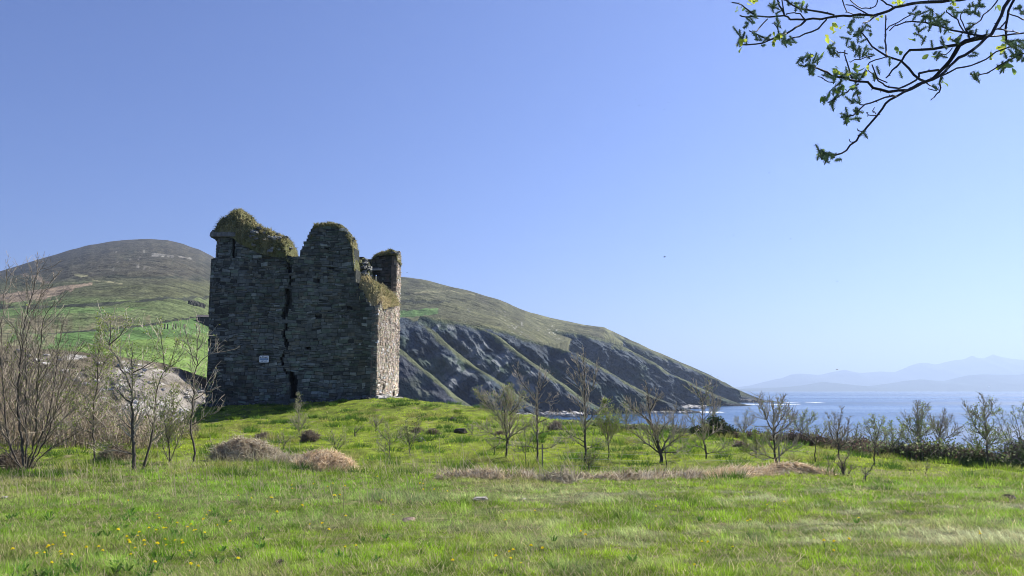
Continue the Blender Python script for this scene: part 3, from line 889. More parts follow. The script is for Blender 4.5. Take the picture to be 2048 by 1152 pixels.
def masonry(name, poly, O, U, NRM, thick, hole, seed, base, hc=(0.13, 0.33), lc=(0.20, 0.72), cell=0.16, proud=0.035, pale=0.05, label=None, con=0.22):
    """Coursed rubble face: a solid core carved where hole() is deep, with separate jittered stones laid over it."""
    rg = np.random.default_rng(seed)
    poly = [tuple(p) for p in poly]
    O, U, NRM = map(lambda v: np.asarray(v, float), (O, U, NRM)); UP = np.array([0, 0, 1.0])
    def W(a, z, d):
        zz = z + 0.11 * math.sin(a * 0.9 + seed) * math.sin(z * 0.55 + 1.3 * seed) + 0.05 * math.sin(a * 2.7 + z * 1.1)
        return O + U * a + UP * (zz - O[2]) + NRM * d
    zs = np.linspace(min(p[1] for p in poly), max(p[1] for p in poly), 400); asmp = np.linspace(min(p[0] for p in poly), max(p[0] for p in poly), 700)
    IN = poly_in(poly, *np.meshgrid(asmp, zs))
    lim = [(asmp[r.argmax()], asmp[len(r) - 1 - r[::-1].argmax()]) if r.any() else (0, 0) for r in IN]
    a0 = min(p[0] for p in poly); a1 = max(p[0] for p in poly); z0 = min(p[1] for p in poly); z1 = max(p[1] for p in poly)
    wall = None
    # core
    na = int((a1 - a0) / cell) + 1; nz = int((z1 - z0) / cell) + 1
    ca = a0 + (np.arange(na) + 0.5) * (a1 - a0) / na; cz = z0 + (np.arange(nz) + 0.5) * (z1 - z0) / nz
    A, Zc = np.meshgrid(ca, cz)
    ins = poly_in(poly, A, Zc)
    dep = hole(A, Zc)
    ins &= dep < 90
    dd = np.where(ins, np.minimum(0.035 + dep, thick - 0.15), thick)
    dd = dd + np.where(ins & (dep < 0.05), 0.03 * rg.random(A.shape), 0)
    sa, sz = (a1 - a0) / na / 2, (z1 - z0) / nz / 2
    b = Buf()
    pad = np.pad(dd, 1, constant_values=thick)
    ii, jj = np.where(ins)
    core_c = np.array(base) * 0.5
    quads_V = []
    for i, j in zip(ii, jj):
        a, z, d = A[i, j], Zc[i, j], dd[i, j]
        quads_V.append([(a - sa, z - sz, d), (a + sa, z - sz, d), (a + sa, z + sz, d), (a - sa, z + sz, d)])
        quads_V.append([(a + sa, z - sz, thick), (a - sa, z - sz, thick), (a - sa, z + sz, thick), (a + sa, z + sz, thick)])
        for (di, dj, e0, e1) in ((0, 1, (sa, -sz), (sa, sz)), (0, -1, (-sa, sz), (-sa, -sz)), (1, 0, (sa, sz), (-sa, sz)), (-1, 0, (-sa, -sz), (sa, -sz))):
            d2 = pad[i + 1 + di, j + 1 + dj]
            if d2 > d + 1e-6:
                quads_V.append([(a + e0[0], z + e0[1], d), (a + e0[0], z + e0[1], d2), (a + e1[0], z + e1[1], d2), (a + e1[0], z + e1[1], d)])
    qv = np.array(quads_V).reshape(-1, 3)
    V = O[None] + U[None] * qv[:, :1] + UP[None] * (qv[:, 1:2] - O[2]) - NRM[None] * qv[:, 2:3]
    b.add(V, np.arange(len(V)).reshape(-1, 4), None, core_c, 1)
    # stones
    z = z0
    while z < z1 + 0.1:
        hgt = rg.uniform(*hc)
        a = a0 - rg.random() * 0.4
        while a < a1 + 0.1:
            ln = rg.uniform(*lc) * (0.75 + 0.5 * (hgt / hc[1]))
            sub = 1 if (hgt < 0.2 or rg.random() < 0.72) else 2
            for s in range(sub):
                zz0 = z + hgt * s / sub; zz1 = z + hgt * (s + 1) / sub
                zm = (zz0 + zz1) / 2
                lo_, hi_ = lim[min(399, max(0, int((zm - zs[0]) / (zs[-1] - zs[0]) * 399)))]
                sa0, sa1 = max(a, lo_ - 0.03 * rg.random()), min(a + ln, hi_ + 0.03 * rg.random())
                if sa1 - sa0 < 0.06: continue
                am = (sa0 + sa1) / 2; ln_full = ln; a_full = a
                a_, ln_ = sa0, sa1 - sa0
                tp_ = np.linspace(a_, a_ + ln_, 9); fr_ = hole(tp_, np.full(9, zm)) <= 0.10
                if not fr_.all():
                    best, cur = (0, 0), 0
                    for q in range(9):
                        cur = cur + 1 if fr_[q] else 0
                        if cur > best[1]: best = (q - cur + 1, cur)
                    if best[1] < 2: continue
                    a_, ln_ = tp_[best[0]], tp_[best[0] + best[1] - 1] - tp_[best[0]]
                    if ln_ < 0.07: continue
                    am = a_ + ln_ / 2
                test_a = np.array([a_ + 0.12 * ln_, am, a_ + 0.88 * ln_]); test_z = np.array([zm] * 3)
                edge = (poly_in(poly, test_a, test_z).mean() > 0.6) and poly_in(poly, np.array([am]), np.array([zz1 - 0.03]))[0]
                hd = float(hole(np.array([am]), np.array([zm]))[0]); hd2 = float(max(hole(test_a, test_z)))
                if not edge or hd2 > 0.10 or rg.random() < 0.012:
                    continue
                g = 0.011
                pr = rg.uniform(-0.015, proud) + (0.04 if rg.random() < 0.05 else 0)
                j4 = rg.normal(0, 0.016, (4, 2)); jp = rg.normal(0, 0.012, 4)
                cs = [(a_ + g, zz0 + g), (a_ + ln_ - g, zz0 + g), (a_ + ln_ - g, zz1 - g), (a_ + g, zz1 - g)]
                fr = []; fi = []; bk = []
                for q in range(4):
                    x_, y_ = cs[q][0] + j4[q, 0], cs[q][1] + j4[q, 1]
                    cxm, czm = am, zm
                    bv = 0.022
                    fr.append(W(x_ + (cxm - x_) / (ln_ * 0.5) * min(bv, ln_ * 0.2), y_ + (czm - y_) / max(0.05, (zz1 - zz0) * 0.5) * bv, pr + jp[q]))
                    fi.append(W(x_, y_, pr - 0.022 + jp[q])); bk.append(W(x_, y_, -0.28))
                rc = rg.random()
                c = np.array(base) * rg.uniform(1 - con, 1 + con) * (1 + 0.35 * float(vnoise(np.array([[am * 0.35, zm * 0.35, seed]]))[0]) + 0.2 * float(vnoise(np.array([[am * 1.1, zm * 1.1, seed + 5]]))[0]) + 0.22 * float(vnoise(np.array([[am * 1.6, zm * 0.22, seed + 9]]))[0]))
                if zm - CC[2] < 2.4 and rg.random() < 0.16: c = c * np.array([1.5, 1.6, 1.7])
                if rc < 0.22: c = c * np.array([0.92, 1.03, 0.88])
                elif rc < 0.40: c = c * np.array([1.10, 1.0, 0.86])
                elif rc < 0.40 + pale: c = np.minimum(np.array(base) * 2.1, 0.5) * rg.uniform(0.75, 1.2)
                elif rc > 0.95: c = c * 0.6
                b.add(np.array(fr + fi + bk), [[0, 1, 2, 3], [4, 5, 1, 0], [5, 6, 2, 1], [6, 7, 3, 2], [7, 4, 0, 3],
                                               [8, 9, 5, 4], [9, 10, 6, 5], [10, 11, 7, 6], [11, 8, 4, 7]], None, c, 0)
            a += ln
        z += hgt
    o = b.build(name, [M_stone, M_mortar], castle, origin=castle.location)
    if label: o['label'] = label
    return o


fpx = lambda pts, w=0.0: [front(x, y, w) for x, y in pts]
GB = -1.2      # wall foot below ground
fl = front(414, 760)[0]
out_front = [(fl, GB)] + fpx([(415, 740), (417.5, 640), (420, 560), (421.5, 519), (428, 517.5), (428.5, 477), (422, 474), (421, 466), (424, 460), (440, 455), (470, 468), (500, 485), (545, 508), (576, 513),
                       (597, 515), (600, 514), (603, 494), (608, 490), (613, 480), (620, 468), (624, 455), (632, 449), (656, 446), (680, 451), (695, 465), (704, 482), (708, 500), (709.5, 540), (709.5, 556),
                       (713, 566), (716, 578), (724, 581), (729, 592), (736, 598), (741, 612), (750, 614), (752, 620)]) + [(0.0, GB)]
crack = fpx([(576, 520), (578, 545), (583, 560), (576, 575), (574, 596), (571, 615), (570, 640), (573, 655), (566, 668), (572, 680), (574, 694), (568, 706), (563, 718), (566, 735), (574, 748)])
crack_w = 0.085
door = fpx([(577, 742), (586, 744), (590, 752), (594, 760), (593, 772), (592, 800), (580, 800), (581, 775), (577, 760)])
slot = fpx([(465.5, 478), (469, 478), (469, 516), (465.5, 516)])
slotc = fpx([(428, 478), (435, 477), (435, 516), (428, 517)])
wide1 = fpx([(571, 578), (582, 580), (583, 604), (569, 640), (563, 634), (572, 604)])
darkq = fpx([(573, 534), (583, 535), (582, 545), (574, 545)])
hol = [front(*q) for q in ((637, 633), (661, 535), (616, 695), (523, 541), (700, 615), (653, 498), (747, 606), (636, 560), (738, 600))]
putl = []


def hole_front(a, z):
    d = np.zeros(np.shape(a))
    d = np.where(seg_dist(a, z, crack) < crack_w * (0.75 + 0.9 * n2(a, z, 2.1, 2, 211) + 0.4 * np.sin(z * 5)), 0.4, d)
    for pl, k in ((door, 1.1), (slot, 0.8), (slotc, 0.8), (wide1, 0.6), (darkq, 0.5)):
        d = np.where(poly_in(pl, a, z), k, d)
    for i, q in enumerate(hol):
        d = np.where((np.abs(a - q[0]) < 0.26 - 0.016 * i) & (np.abs(z - q[1]) < 0.13), 0.4, d)
    return d


nohole = lambda a, z: np.zeros(np.shape(a))
STONE = (0.108, 0.118, 0.106)  # front face's shade is put into this darker stone colour
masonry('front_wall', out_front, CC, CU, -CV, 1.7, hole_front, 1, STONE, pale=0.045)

# right hand wall: sunlight put into its paler, warmer stone colour, ragged at the top and robbed at the foot
zr = lambda py, w: zat(py, 60 + w)
out_right = [(0.0, GB), (0, zr(618, 0)), (0.7, zr(612, 0.7)), (1.2, zr(603, 1.2)), (2.4, zr(600, 2.4)), (3.6, zr(604, 3.6)), (5.2, zr(601, 5.2)), (6.6, zr(606, 6.6)), (7.35, zr(612, 7.35)),
             (7.5, zr(580, 7.5)), (7.6, zr(520, 7.6)), (7.8, zr(507, 7.8)), (8.6, zr(504, 8.6)), (9.3, zr(506, 9.3)), (CD, zr(514, CD)), (CD, GB)]


def hole_right(w, z):
    h = z - CC[2]
    rag = n2(w, z, 1.1, 2, 201)
    return np.where((h < 1.3) & (rag > 0.25 + 0.22 * h), 0.35, np.where((n2(w, z, 1.7, 2, 202) > 0.62), 0.16, 0.0))


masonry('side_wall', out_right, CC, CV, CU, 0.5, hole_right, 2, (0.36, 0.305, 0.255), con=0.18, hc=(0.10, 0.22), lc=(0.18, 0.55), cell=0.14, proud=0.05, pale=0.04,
        label='sun lit flank wall with rough stone coloured pale and warm for the sunlight and robbed pale footing')
# far wall seen through the breach, with a broken window
wb = 7.75
O2 = CC + CV * wb
bk = lambda pts: [front(x, y, wb) for x, y in pts]
out_back = [(fl, GB), (fl, zat(560, 68))] + bk([(560, 556), (640, 560), (690, 556), (700, 530), (711, 518), (718, 513), (727, 514), (733, 521), (738, 536), (739, 524), (747, 514), (756, 508), (776, 503.5), (789, 503)]) + [(bk([(789, 503)])[0][0], GB)]
win = bk([(741.5, 544), (753, 544), (755, 552), (752, 560), (741.5, 560)])
lint = bk([(738, 538), (764, 541)])


def hole_back(a, z):
    return np.where(poly_in(win, a, z), 99.0, 0.0)


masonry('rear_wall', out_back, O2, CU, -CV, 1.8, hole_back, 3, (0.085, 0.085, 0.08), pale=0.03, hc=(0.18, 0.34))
b = Buf()
lc = (lint[0] + lint[1]) / 2
box(b, O2 + CU * lc[0] + np.array([0, 0, lc[1] - O2[2]]) - CV * 0.06, [1.25, 0.3, 0.16], np.array([0.34, 0.34, 0.32]), TH)
b.build('lintel', M_rock, castle, origin=castle.location)
# left wall (only its edge shows)
lo = [(0.0, GB), (0.0, zat(519, 60.5)), (0.35, zat(519, 60.8)), (0.4, zat(470, 60.8)), (3.6, zat(476, 64)), (4.0, zat(540, 64)), (CD, zat(560, 69)), (CD, GB)]
masonry('side_wall', lo, CC + CU * fl + CV * CD, -CV, -CU, 1.5, nohole, 4, STONE, cell=0.22) if False else \
    masonry('side_wall', [(CD - a, z) for a, z in lo], CC + CU * fl + CV * CD, -CV, -CU, 1.5, nohole, 4, STONE, cell=0.22)
# corbel ledge under the turret roof
b = Buf()
for i in range(7):
    q0 = front(422.5 + i * 7.2, 466 - (1 if i % 2 else 0)); q1 = front(422.5 + (i + 1) * 7.2 - 0.6, 474)
    ac, zc_ = (q0[0] + q1[0]) / 2, (q0[1] + q1[1]) / 2
    box(b, CC + CU * ac - CV * (0.09 - 0.15) + np.array([0, 0, zc_ - CC[2]]), [abs(q1[0] - q0[0]), 0.62, abs(q0[1] - q1[1])], np.array([0.17, 0.17, 0.155]) * random.uniform(0.75, 1.2), TH)
for i in range(6):
    w = 0.35 + i * 0.55; q = front(424, 470)
    box(b, CC + CU * (q[0] + 0.2) + CV * w + np.array([0, 0, q[1] - CC[2]]), [0.55, 0.5, 0.32], np.array([0.16, 0.16, 0.15]) * random.uniform(0.7, 1.2), TH)
b.build('cornice', M_stone, castle, origin=castle.location)


def turf_cap(top, low, w0, depth, name, nbl, dryk, label=None, skew=0.42, front_off=0.16, bl=0.28, seed=5, stones=0):
    """Rounded sod on a wall top. top/low: photo outlines, both on the castle plane at depth w0."""
    tp = np.array([front(x, y, w0) for x, y in top]); lw = np.array([front(x, y, w0) for x, y in low])
    a = np.linspace(tp[0, 0], tp[-1, 0], 90)
    zt = np.interp(a, tp[:, 0], tp[:, 1]); zb = np.interp(a, lw[:, 0], lw[:, 1])
    tap = sstep(0, 0.06, np.linspace(0, 1, 90)) * sstep(1, 0.93, np.linspace(0, 1, 90)); zt = zb + (zt - zb) * tap
    nph = 26; ph = np.linspace(0, 1, nph)[:, None] * math.pi
    w = w0 - front_off + (depth + front_off) * ((1 - np.cos(ph)) / 2) ** (1.0 + skew * 0.5) + 0 * a[None]
    z = zb[None] + (np.maximum(zt - zb, 0.01))[None] * np.sin(ph) ** 0.8 - 0.5 * (1 - tap)[None]
    V = CC[None, None] + CU * a[None, :, None] + CV * w[..., None]
    V[..., 2] = z
    nz = fbm(V.reshape(-1, 3) * 1.6, 4, seed).reshape(z.shape)
    nz2 = fbm(V.reshape(-1, 3) * 5.0, 3, seed + 1).reshape(z.shape)
    V[..., 2] += (nz * 0.32 + nz2 * 0.14) * np.sin(ph); V -= CV * (nz * 0.3 + nz2 * 0.2)[..., None]
    gcol = np.array([0.12, 0.14, 0.055]); dcol = np.array([0.27, 0.245, 0.125])
    cm = np.clip(dryk + 0.8 * fbm(V.reshape(-1, 3) * 0.9, 3, seed + 3), 0, 1)[:, None]
    C = gcol + (dcol - gcol) * cm
    b = Buf()
    b.add(V.reshape(-1, 3), grid_faces(*z.shape), None, C * 0.8, 0)
    # tufts
    n = nbl
    i = R.integers(1, nph - 2, n); j = R.integers(0, 89, n)
    pa = V[i, j]; pb2 = V[i + 1, j]; pc = V[i, j + 1]
    u = R.random((n, 1)); v = R.random((n, 1))
    p = pa + (pb2 - pa) * u + (pc - pa) * v
    nrm = np.cross(pc - pa, pb2 - pa); nrm /= np.linalg.norm(nrm, axis=1, keepdims=True) + 1e-9
    dn = nrm * 0.7 + np.array([0, 0, -0.55]) + R.normal(0, 0.35, (n, 3))
    up = nrm * 0.8 + np.array([0, 0, 0.6]) + R.normal(0, 0.3, (n, 3))
    L_ = bl * (0.4 + 0.9 * R.random((n, 1)))
    mid = p + up / np.linalg.norm(up, axis=1, keepdims=True) * L_ * 0.45
    tip = mid + dn / np.linalg.norm(dn, axis=1, keepdims=True) * L_ * 0.7
    sd = np.cross(up, R.normal(0, 1, (n, 3))); sd /= np.linalg.norm(sd, axis=1, keepdims=True) + 1e-9
    hw = 0.014 + 0.02 * R.random((n, 1))
    BV = np.stack([p - sd * hw, p + sd * hw, mid + sd * hw * 0.8, mid - sd * hw * 0.8, tip], 1).reshape(-1, 3)
    k5 = np.arange(n)[:, None] * 5
    cc = gcol * 1.2 + (np.array([0.42, 0.36, 0.19]) - gcol * 1.2) * np.clip(dryk + 0.7 * fbm(p * 0.9, 3, seed + 3) + R.normal(0, 0.2, n), 0, 1)[:, None]
    cc = cc * (0.6 + 0.7 * R.random((n, 1)))
    b.add(BV, k5 + np.array([[0, 1, 2, 3]]), k5 + np.array([[3, 2, 4]]), np.repeat(cc, 5, 0), 1)
    for s in range(stones):
        ii, jj = random.randrange(1, 12), random.randrange(45, 89)
        rock_mesh(b, V[ii, jj], np.array([0.24, 0.2, 0.12]) * random.uniform(0.6, 1.3), np.array([0.22, 0.22, 0.2]) * random.uniform(0.4, 1.8), 5000 + seed * 50 + s)
    o = b.build(name, [M_turf, M_straw], castle, origin=castle.location)
    if label: o['label'] = label


turf_cap([(424, 461), (428, 446), (434, 440), (441, 430), (450, 424), (457, 416), (466, 412.5), (474, 414), (482, 420), (492, 432), (506, 444), (522, 452), (540, 461), (556, 468), (570, 477), (580, 490), (584, 499), (580, 511)],
         [(424, 464), (440, 466), (462, 472), (480, 488), (500, 497), (520, 508), (545, 514), (580, 515)], 0.0, 3.4, 'turf_cap', 5200, 0.42, 'tall peaked sod of dry grass on the corner turret', seed=5, stones=26)
turf_cap([(622, 462), (627, 452), (634, 446), (656, 442), (676, 446), (692, 459), (702, 474), (708, 486), (711, 503)],
         [(622, 466), (630, 456), (656, 452), (676, 456), (690, 470), (700, 485), (706, 500), (709.5, 530)], 0.0, 1.8, 'turf_cap', 1900, 0.5, 'thin grass fringe over the middle merlon', bl=0.22, seed=6, stones=4)
def sod_path(path, top_line, name, hw, nbl, seed, label):
    """Sod lying along a broken wall top: path is (a, w) in castle axes, height from the skyline it makes."""
    pth = resample(np.array([[a, w, 0.0] for a, w in path]), 0.15)
    C = CC[None] + CU * pth[:, :1] + CV * pth[:, 1:2]
    r = C - EYE
    ppx = 1024 + F * r[:, 0] / (r[:, 1] * cp)      # near enough for the skyline lookup
    py = np.interp(ppx, [q[0] for q in top_line], [q[1] for q in top_line])
    zt = np.array([zat(p_, y_) for p_, y_ in zip(py, C[:, 1])])
    zb = np.array([zat(q_, y_) for q_, y_ in zip(np.interp(ppx, [700, 720, 740, 752, 770, 790], [580, 597, 608, 612, 606, 612]), C[:, 1])]) - 0.25
    m_ = len(C); tap = sstep(0, 0.05, np.linspace(0, 1, m_)) * sstep(1, 0.94, np.linspace(0, 1, m_))
    h = np.maximum(zt - zb, 0.15) * (0.3 + 0.7 * tap)
    tg = np.gradient(C, axis=0); tg[:, 2] = 0; tg /= np.linalg.norm(tg, axis=1, keepdims=True)
    nr = np.stack([tg[:, 1], -tg[:, 0], 0 * tg[:, 0]], 1)
    ag = np.linspace(0, math.pi, 22)
    V = C[:, None] + nr[:, None] * (np.cos(ag)[None, :, None] * hw); V[..., 2] = zb[:, None] + np.sin(ag)[None] ** 0.75 * h[:, None]
    nz = fbm(V.reshape(-1, 3) * 1.5, 4, seed).reshape(V.shape[:2]); V[..., 2] += 0.22 * nz; V += nr[:, None] * (0.15 * nz)[..., None]
    gcol = np.array([0.15, 0.16, 0.06]); dcol = np.array([0.42, 0.34, 0.18])
    cm = np.clip(0.62 + 0.8 * fbm(V.reshape(-1, 3) * 0.9, 3, seed + 3), 0, 1)[:, None]
    b = Buf(); b.add(V.reshape(-1, 3), grid_faces(m_, 22), None, (gcol + (dcol - gcol) * cm) * 0.75, 0)
    n = nbl; i = R.integers(0, m_ - 1, n); j = R.integers(0, 21, n)
    p = V[i, j] + (V[i + 1, j] - V[i, j]) * R.random((n, 1)) + (V[i, j + 1] - V[i, j]) * R.random((n, 1))
    out = p - (C[i] + [0, 0, 0]); out[:, 2] = p[:, 2] - zb[i] + 0.1; out /= np.linalg.norm(out, axis=1, keepdims=True)
    L_ = 0.42 * (0.4 + 0.9 * R.random((n, 1)))
    d1 = out * 0.8 + [0, 0, 0.35] + R.normal(0, 0.3, (n, 3)); d2 = out * 0.6 + [0, 0, -0.8] + R.normal(0, 0.3, (n, 3))
    mid = p + d1 * L_ * 0.45; tip = mid + d2 * L_ * 0.7
    sd = np.cross(d1, R.normal(0, 1, (n, 3))); sd /= np.linalg.norm(sd, axis=1, keepdims=True) + 1e-9
    hwd = 0.014 + 0.02 * R.random((n, 1))
    k5 = np.arange(n)[:, None] * 5
    cc = (gcol * 1.2 + (np.array([0.56, 0.47, 0.27]) - gcol * 1.2) * np.clip(0.65 + 0.8 * fbm(p * 0.9, 3, seed + 3) + R.normal(0, 0.2, n), 0, 1)[:, None]) * (0.6 + 0.7 * R.random((n, 1)))
    b.add(np.stack([p - sd * hwd, p + sd * hwd, mid + sd * hwd * 0.8, mid - sd * hwd * 0.8, tip], 1).reshape(-1, 3), k5 + np.array([[0, 1, 2, 3]]), k5 + np.array([[3, 2, 4]]), np.repeat(cc, 5, 0), 1)
    o = b.build(name, [M_turf, M_straw], castle, origin=castle.location); o['label'] = label


sod_path([(-1.9, 0.9), (-1.2, 0.9), (-0.75, 1.3), (-0.6, 2.5), (-0.55, 4.5), (-0.55, 7.3)], [(705, 558), (713, 556), (724, 557), (738, 562), (750, 573), (765, 582), (778, 590), (790, 602)],
         'turf_cap', 0.72, 3600, 7, 'straw coloured sod sliding down the broken flank wall')
turf_cap([(741, 519), (748, 512), (756, 506), (766, 503), (776, 500.5), (790, 502), (797, 508)],
         [(741, 522), (748, 518), (756, 513), (766, 511), (776, 510), (790, 511), (797, 514)], 7.6, 2.0, 'turf_cap', 1300, 0.45, 'low grass cap on the far corner stub', bl=0.2, seed=8, stones=3)
turf_cap([(712, 526), (716, 516), (724, 513), (731, 520), (736, 534), (740, 548)],
         [(712, 560), (716, 562), (724, 562), (731, 562), (736, 562), (740, 562)], 5.2, 2.4, 'rubble_heap', 260, 0.3, 'crumbling rubble stub inside the breach', bl=0.15, seed=9, stones=40)
# fallen stones and tufts at the wall foot
b = Buf()
for i in range(90):
    a = fl * random.random(); w = -0.15 - 0.5 * random.random() ** 2
    p = CC + CU * a + CV * w; p[2] = gz(p[0:1], p[1:2])[0] + 0.02
    rock_mesh(b, p, np.array([0.28, 0.2, 0.16]) * random.uniform(0.4, 1.2), np.array([0.09, 0.095, 0.085]) * random.uniform(0.5, 1.5), 7000 + i)
for i in range(60):
    w = CD * random.random(); a = 0.12 + 0.35 * random.random() ** 2
    p = CC + CU * a + CV * w; p[2] = gz(p[0:1], p[1:2])[0] + 0.08
    rock_mesh(b, p, np.array([0.25, 0.3, 0.16]) * random.uniform(0.5, 1.2), np.array([0.48, 0.45, 0.41]) * random.uniform(0.6, 1.2), 7200 + i)  # flank rubble coloured pale for the sun, front rubble dark for the shade
b.build('fallen_rubble', M_stone, castle, origin=castle.location)

# ------------------------------------------------------------------ warning sign on the castle
s0, s1 = front(520.5, 711.5), front(538.5, 725.0)
sc_ = CC + CU * (s0[0] + s1[0]) / 2 - CV * 0.13; sc_[2] = (s0[1] + s1[1]) / 2
sw, sh_ = abs(s1[0] - s0[0]), abs(s1[1] - s0[1])
sign = empty('warning_sign', sc_)
sign.rotation_euler = (0, 0, TH)
tag(sign, 'small white danger notice fixed to the shaded castle front', 'sign')
b = Buf(); rr = 0.06
pts = []
for cx_, cz_, a0 in ((sw / 2 - rr, sh_ / 2 - rr, 0), (-sw / 2 + rr, sh_ / 2 - rr, 90), (-sw / 2 + rr, -sh_ / 2 + rr, 180), (sw / 2 - rr, -sh_ / 2 + rr, 270)):
    for k in range(5):
        a = math.radians(a0 + k * 22.5); pts.append((cx_ + rr * math.cos(a), cz_ + rr * math.sin(a)))
n = len(pts); fr = np.array([[x, -0.012, z] for x, z in pts]); bk_ = np.array([[x, 0.012, z] for x, z in pts])
b.add(np.concatenate([fr, bk_, [[0, -0.012, 0], [0, 0.012, 0]]]), [[i, (i + 1) % n, n + (i + 1) % n, n + i] for i in range(n)],
      [[2 * n, (i + 1) % n, i] for i in range(n)] + [[2 * n + 1, n + i, n + (i + 1) % n] for i in range(n)], np.array([0.86, 0.90, 0.90]))
b.build('board', M_paint, sign)
b = Buf(); box(b, [0, -0.016, 0.0], [sw * 0.9, 0.004, sh_ * 0.21], np.array([0.05, 0.16, 0.30])); b.build('blue_band', M_paint, sign)
b = Buf()
for i in range(11):
    box(b, [-sw * 0.36 + i * sw * 0.072, -0.0195, 0], [sw * 0.045, 0.002, sh_ * 0.07], np.array([0.35, 0.5, 0.6]))
b.build('small_lettering', M_paint, sign)['kind'] = 'stuff'


def text(body, x, z, size, col, name):
    cu = bpy.data.curves.new(name, 'FONT'); cu.body = body; cu.size = size; cu.align_x = 'CENTER'; cu.align_y = 'CENTER'; cu.extrude = 0.002; cu.offset = 0.004
    m_, nt_, out_ = new_mat('lettering_ink'); bs_ = N(nt_, 'ShaderNodeBsdfPrincipled'); bs_.inputs['Base Color'].default_value = (*col, 1)
    nt_.links.new(bs_.outputs[0], out_.inputs['Surface']); cu.materials.append(m_)
    t_ = bpy.data.objects.new(name, cu); COL.objects.link(t_); bpy.context.view_layer.update()
    me_ = bpy.data.meshes.new_from_object(t_.evaluated_get(bpy.context.evaluated_depsgraph_get())); bpy.data.objects.remove(t_)
    o = bpy.data.objects.new(name, me_); COL.objects.link(o); o.parent = sign; o.location = (x, -0.017, z); o.rotation_euler = (math.pi / 2, 0, 0)
    return o


text('Danger', sw * 0.09, sh_ * 0.30, sh_ * 0.30, (0.01, 0.012, 0.02), 'lettering')
text('KEEP OUT', 0, -sh_ * 0.31, sh_ * 0.22, (0.03, 0.09, 0.15), 'lettering')
b = Buf()
tx, tz, ts = -sw * 0.36, sh_ * 0.29, sh_ * 0.13
b.add(np.array([[tx - ts, -0.0165, tz - ts * 0.8], [tx + ts, -0.0165, tz - ts * 0.8], [tx, -0.0165, tz + ts], [tx - ts, -0.012, tz - ts * 0.8], [tx + ts, -0.012, tz - ts * 0.8], [tx, -0.012, tz + ts]]),
      [[0, 3, 4, 1], [1, 4, 5, 2], [2, 5, 3, 0]], [[0, 1, 2]], np.array([0.02, 0.02, 0.03]))
b.build('warning_triangle', M_paint, sign)

# ------------------------------------------------------------------ young trees
def unit(v):
    return v / (np.linalg.norm(v) + 1e-9)


def leaf_quads(buf, pts, size, rg, cols, up=0.3):
    n = len(pts)
    if n == 0: return
    pts = np.asarray(pts)
    d = rg.normal(0, 1, (n, 3)) + np.array([0, 0, up]); d /= np.linalg.norm(d, axis=1, keepdims=True)
    s = np.cross(d, rg.normal(0, 1, (n, 3))); s /= np.linalg.norm(s, axis=1, keepdims=True) + 1e-9
    L_ = size * (0.5 + 0.8 * rg.random((n, 1)))
    fold = np.cross(d, s) * L_ * 0.12
    V = np.stack([pts, pts + d * L_ * 0.5 + s * L_ * 0.32 + fold, pts + d * L_, pts + d * L_ * 0.5 - s * L_ * 0.32 + fold], 1).reshape(-1, 3)
    c = np.asarray(cols)[rg.integers(0, len(cols), n)] * (0.65 + 0.6 * rg.random((n, 1)))
    buf.add(V, np.arange(n * 4).reshape(-1, 4), None, np.repeat(c, 4, 0))


GREENS = [(0.25, 0.34, 0.06), (0.32, 0.40, 0.08), (0.17, 0.25, 0.05), (0.38, 0.42, 0.14)]
BARK = np.array([0.085, 0.072, 0.058]); TWIG = np.array([0.42, 0.36, 0.285])


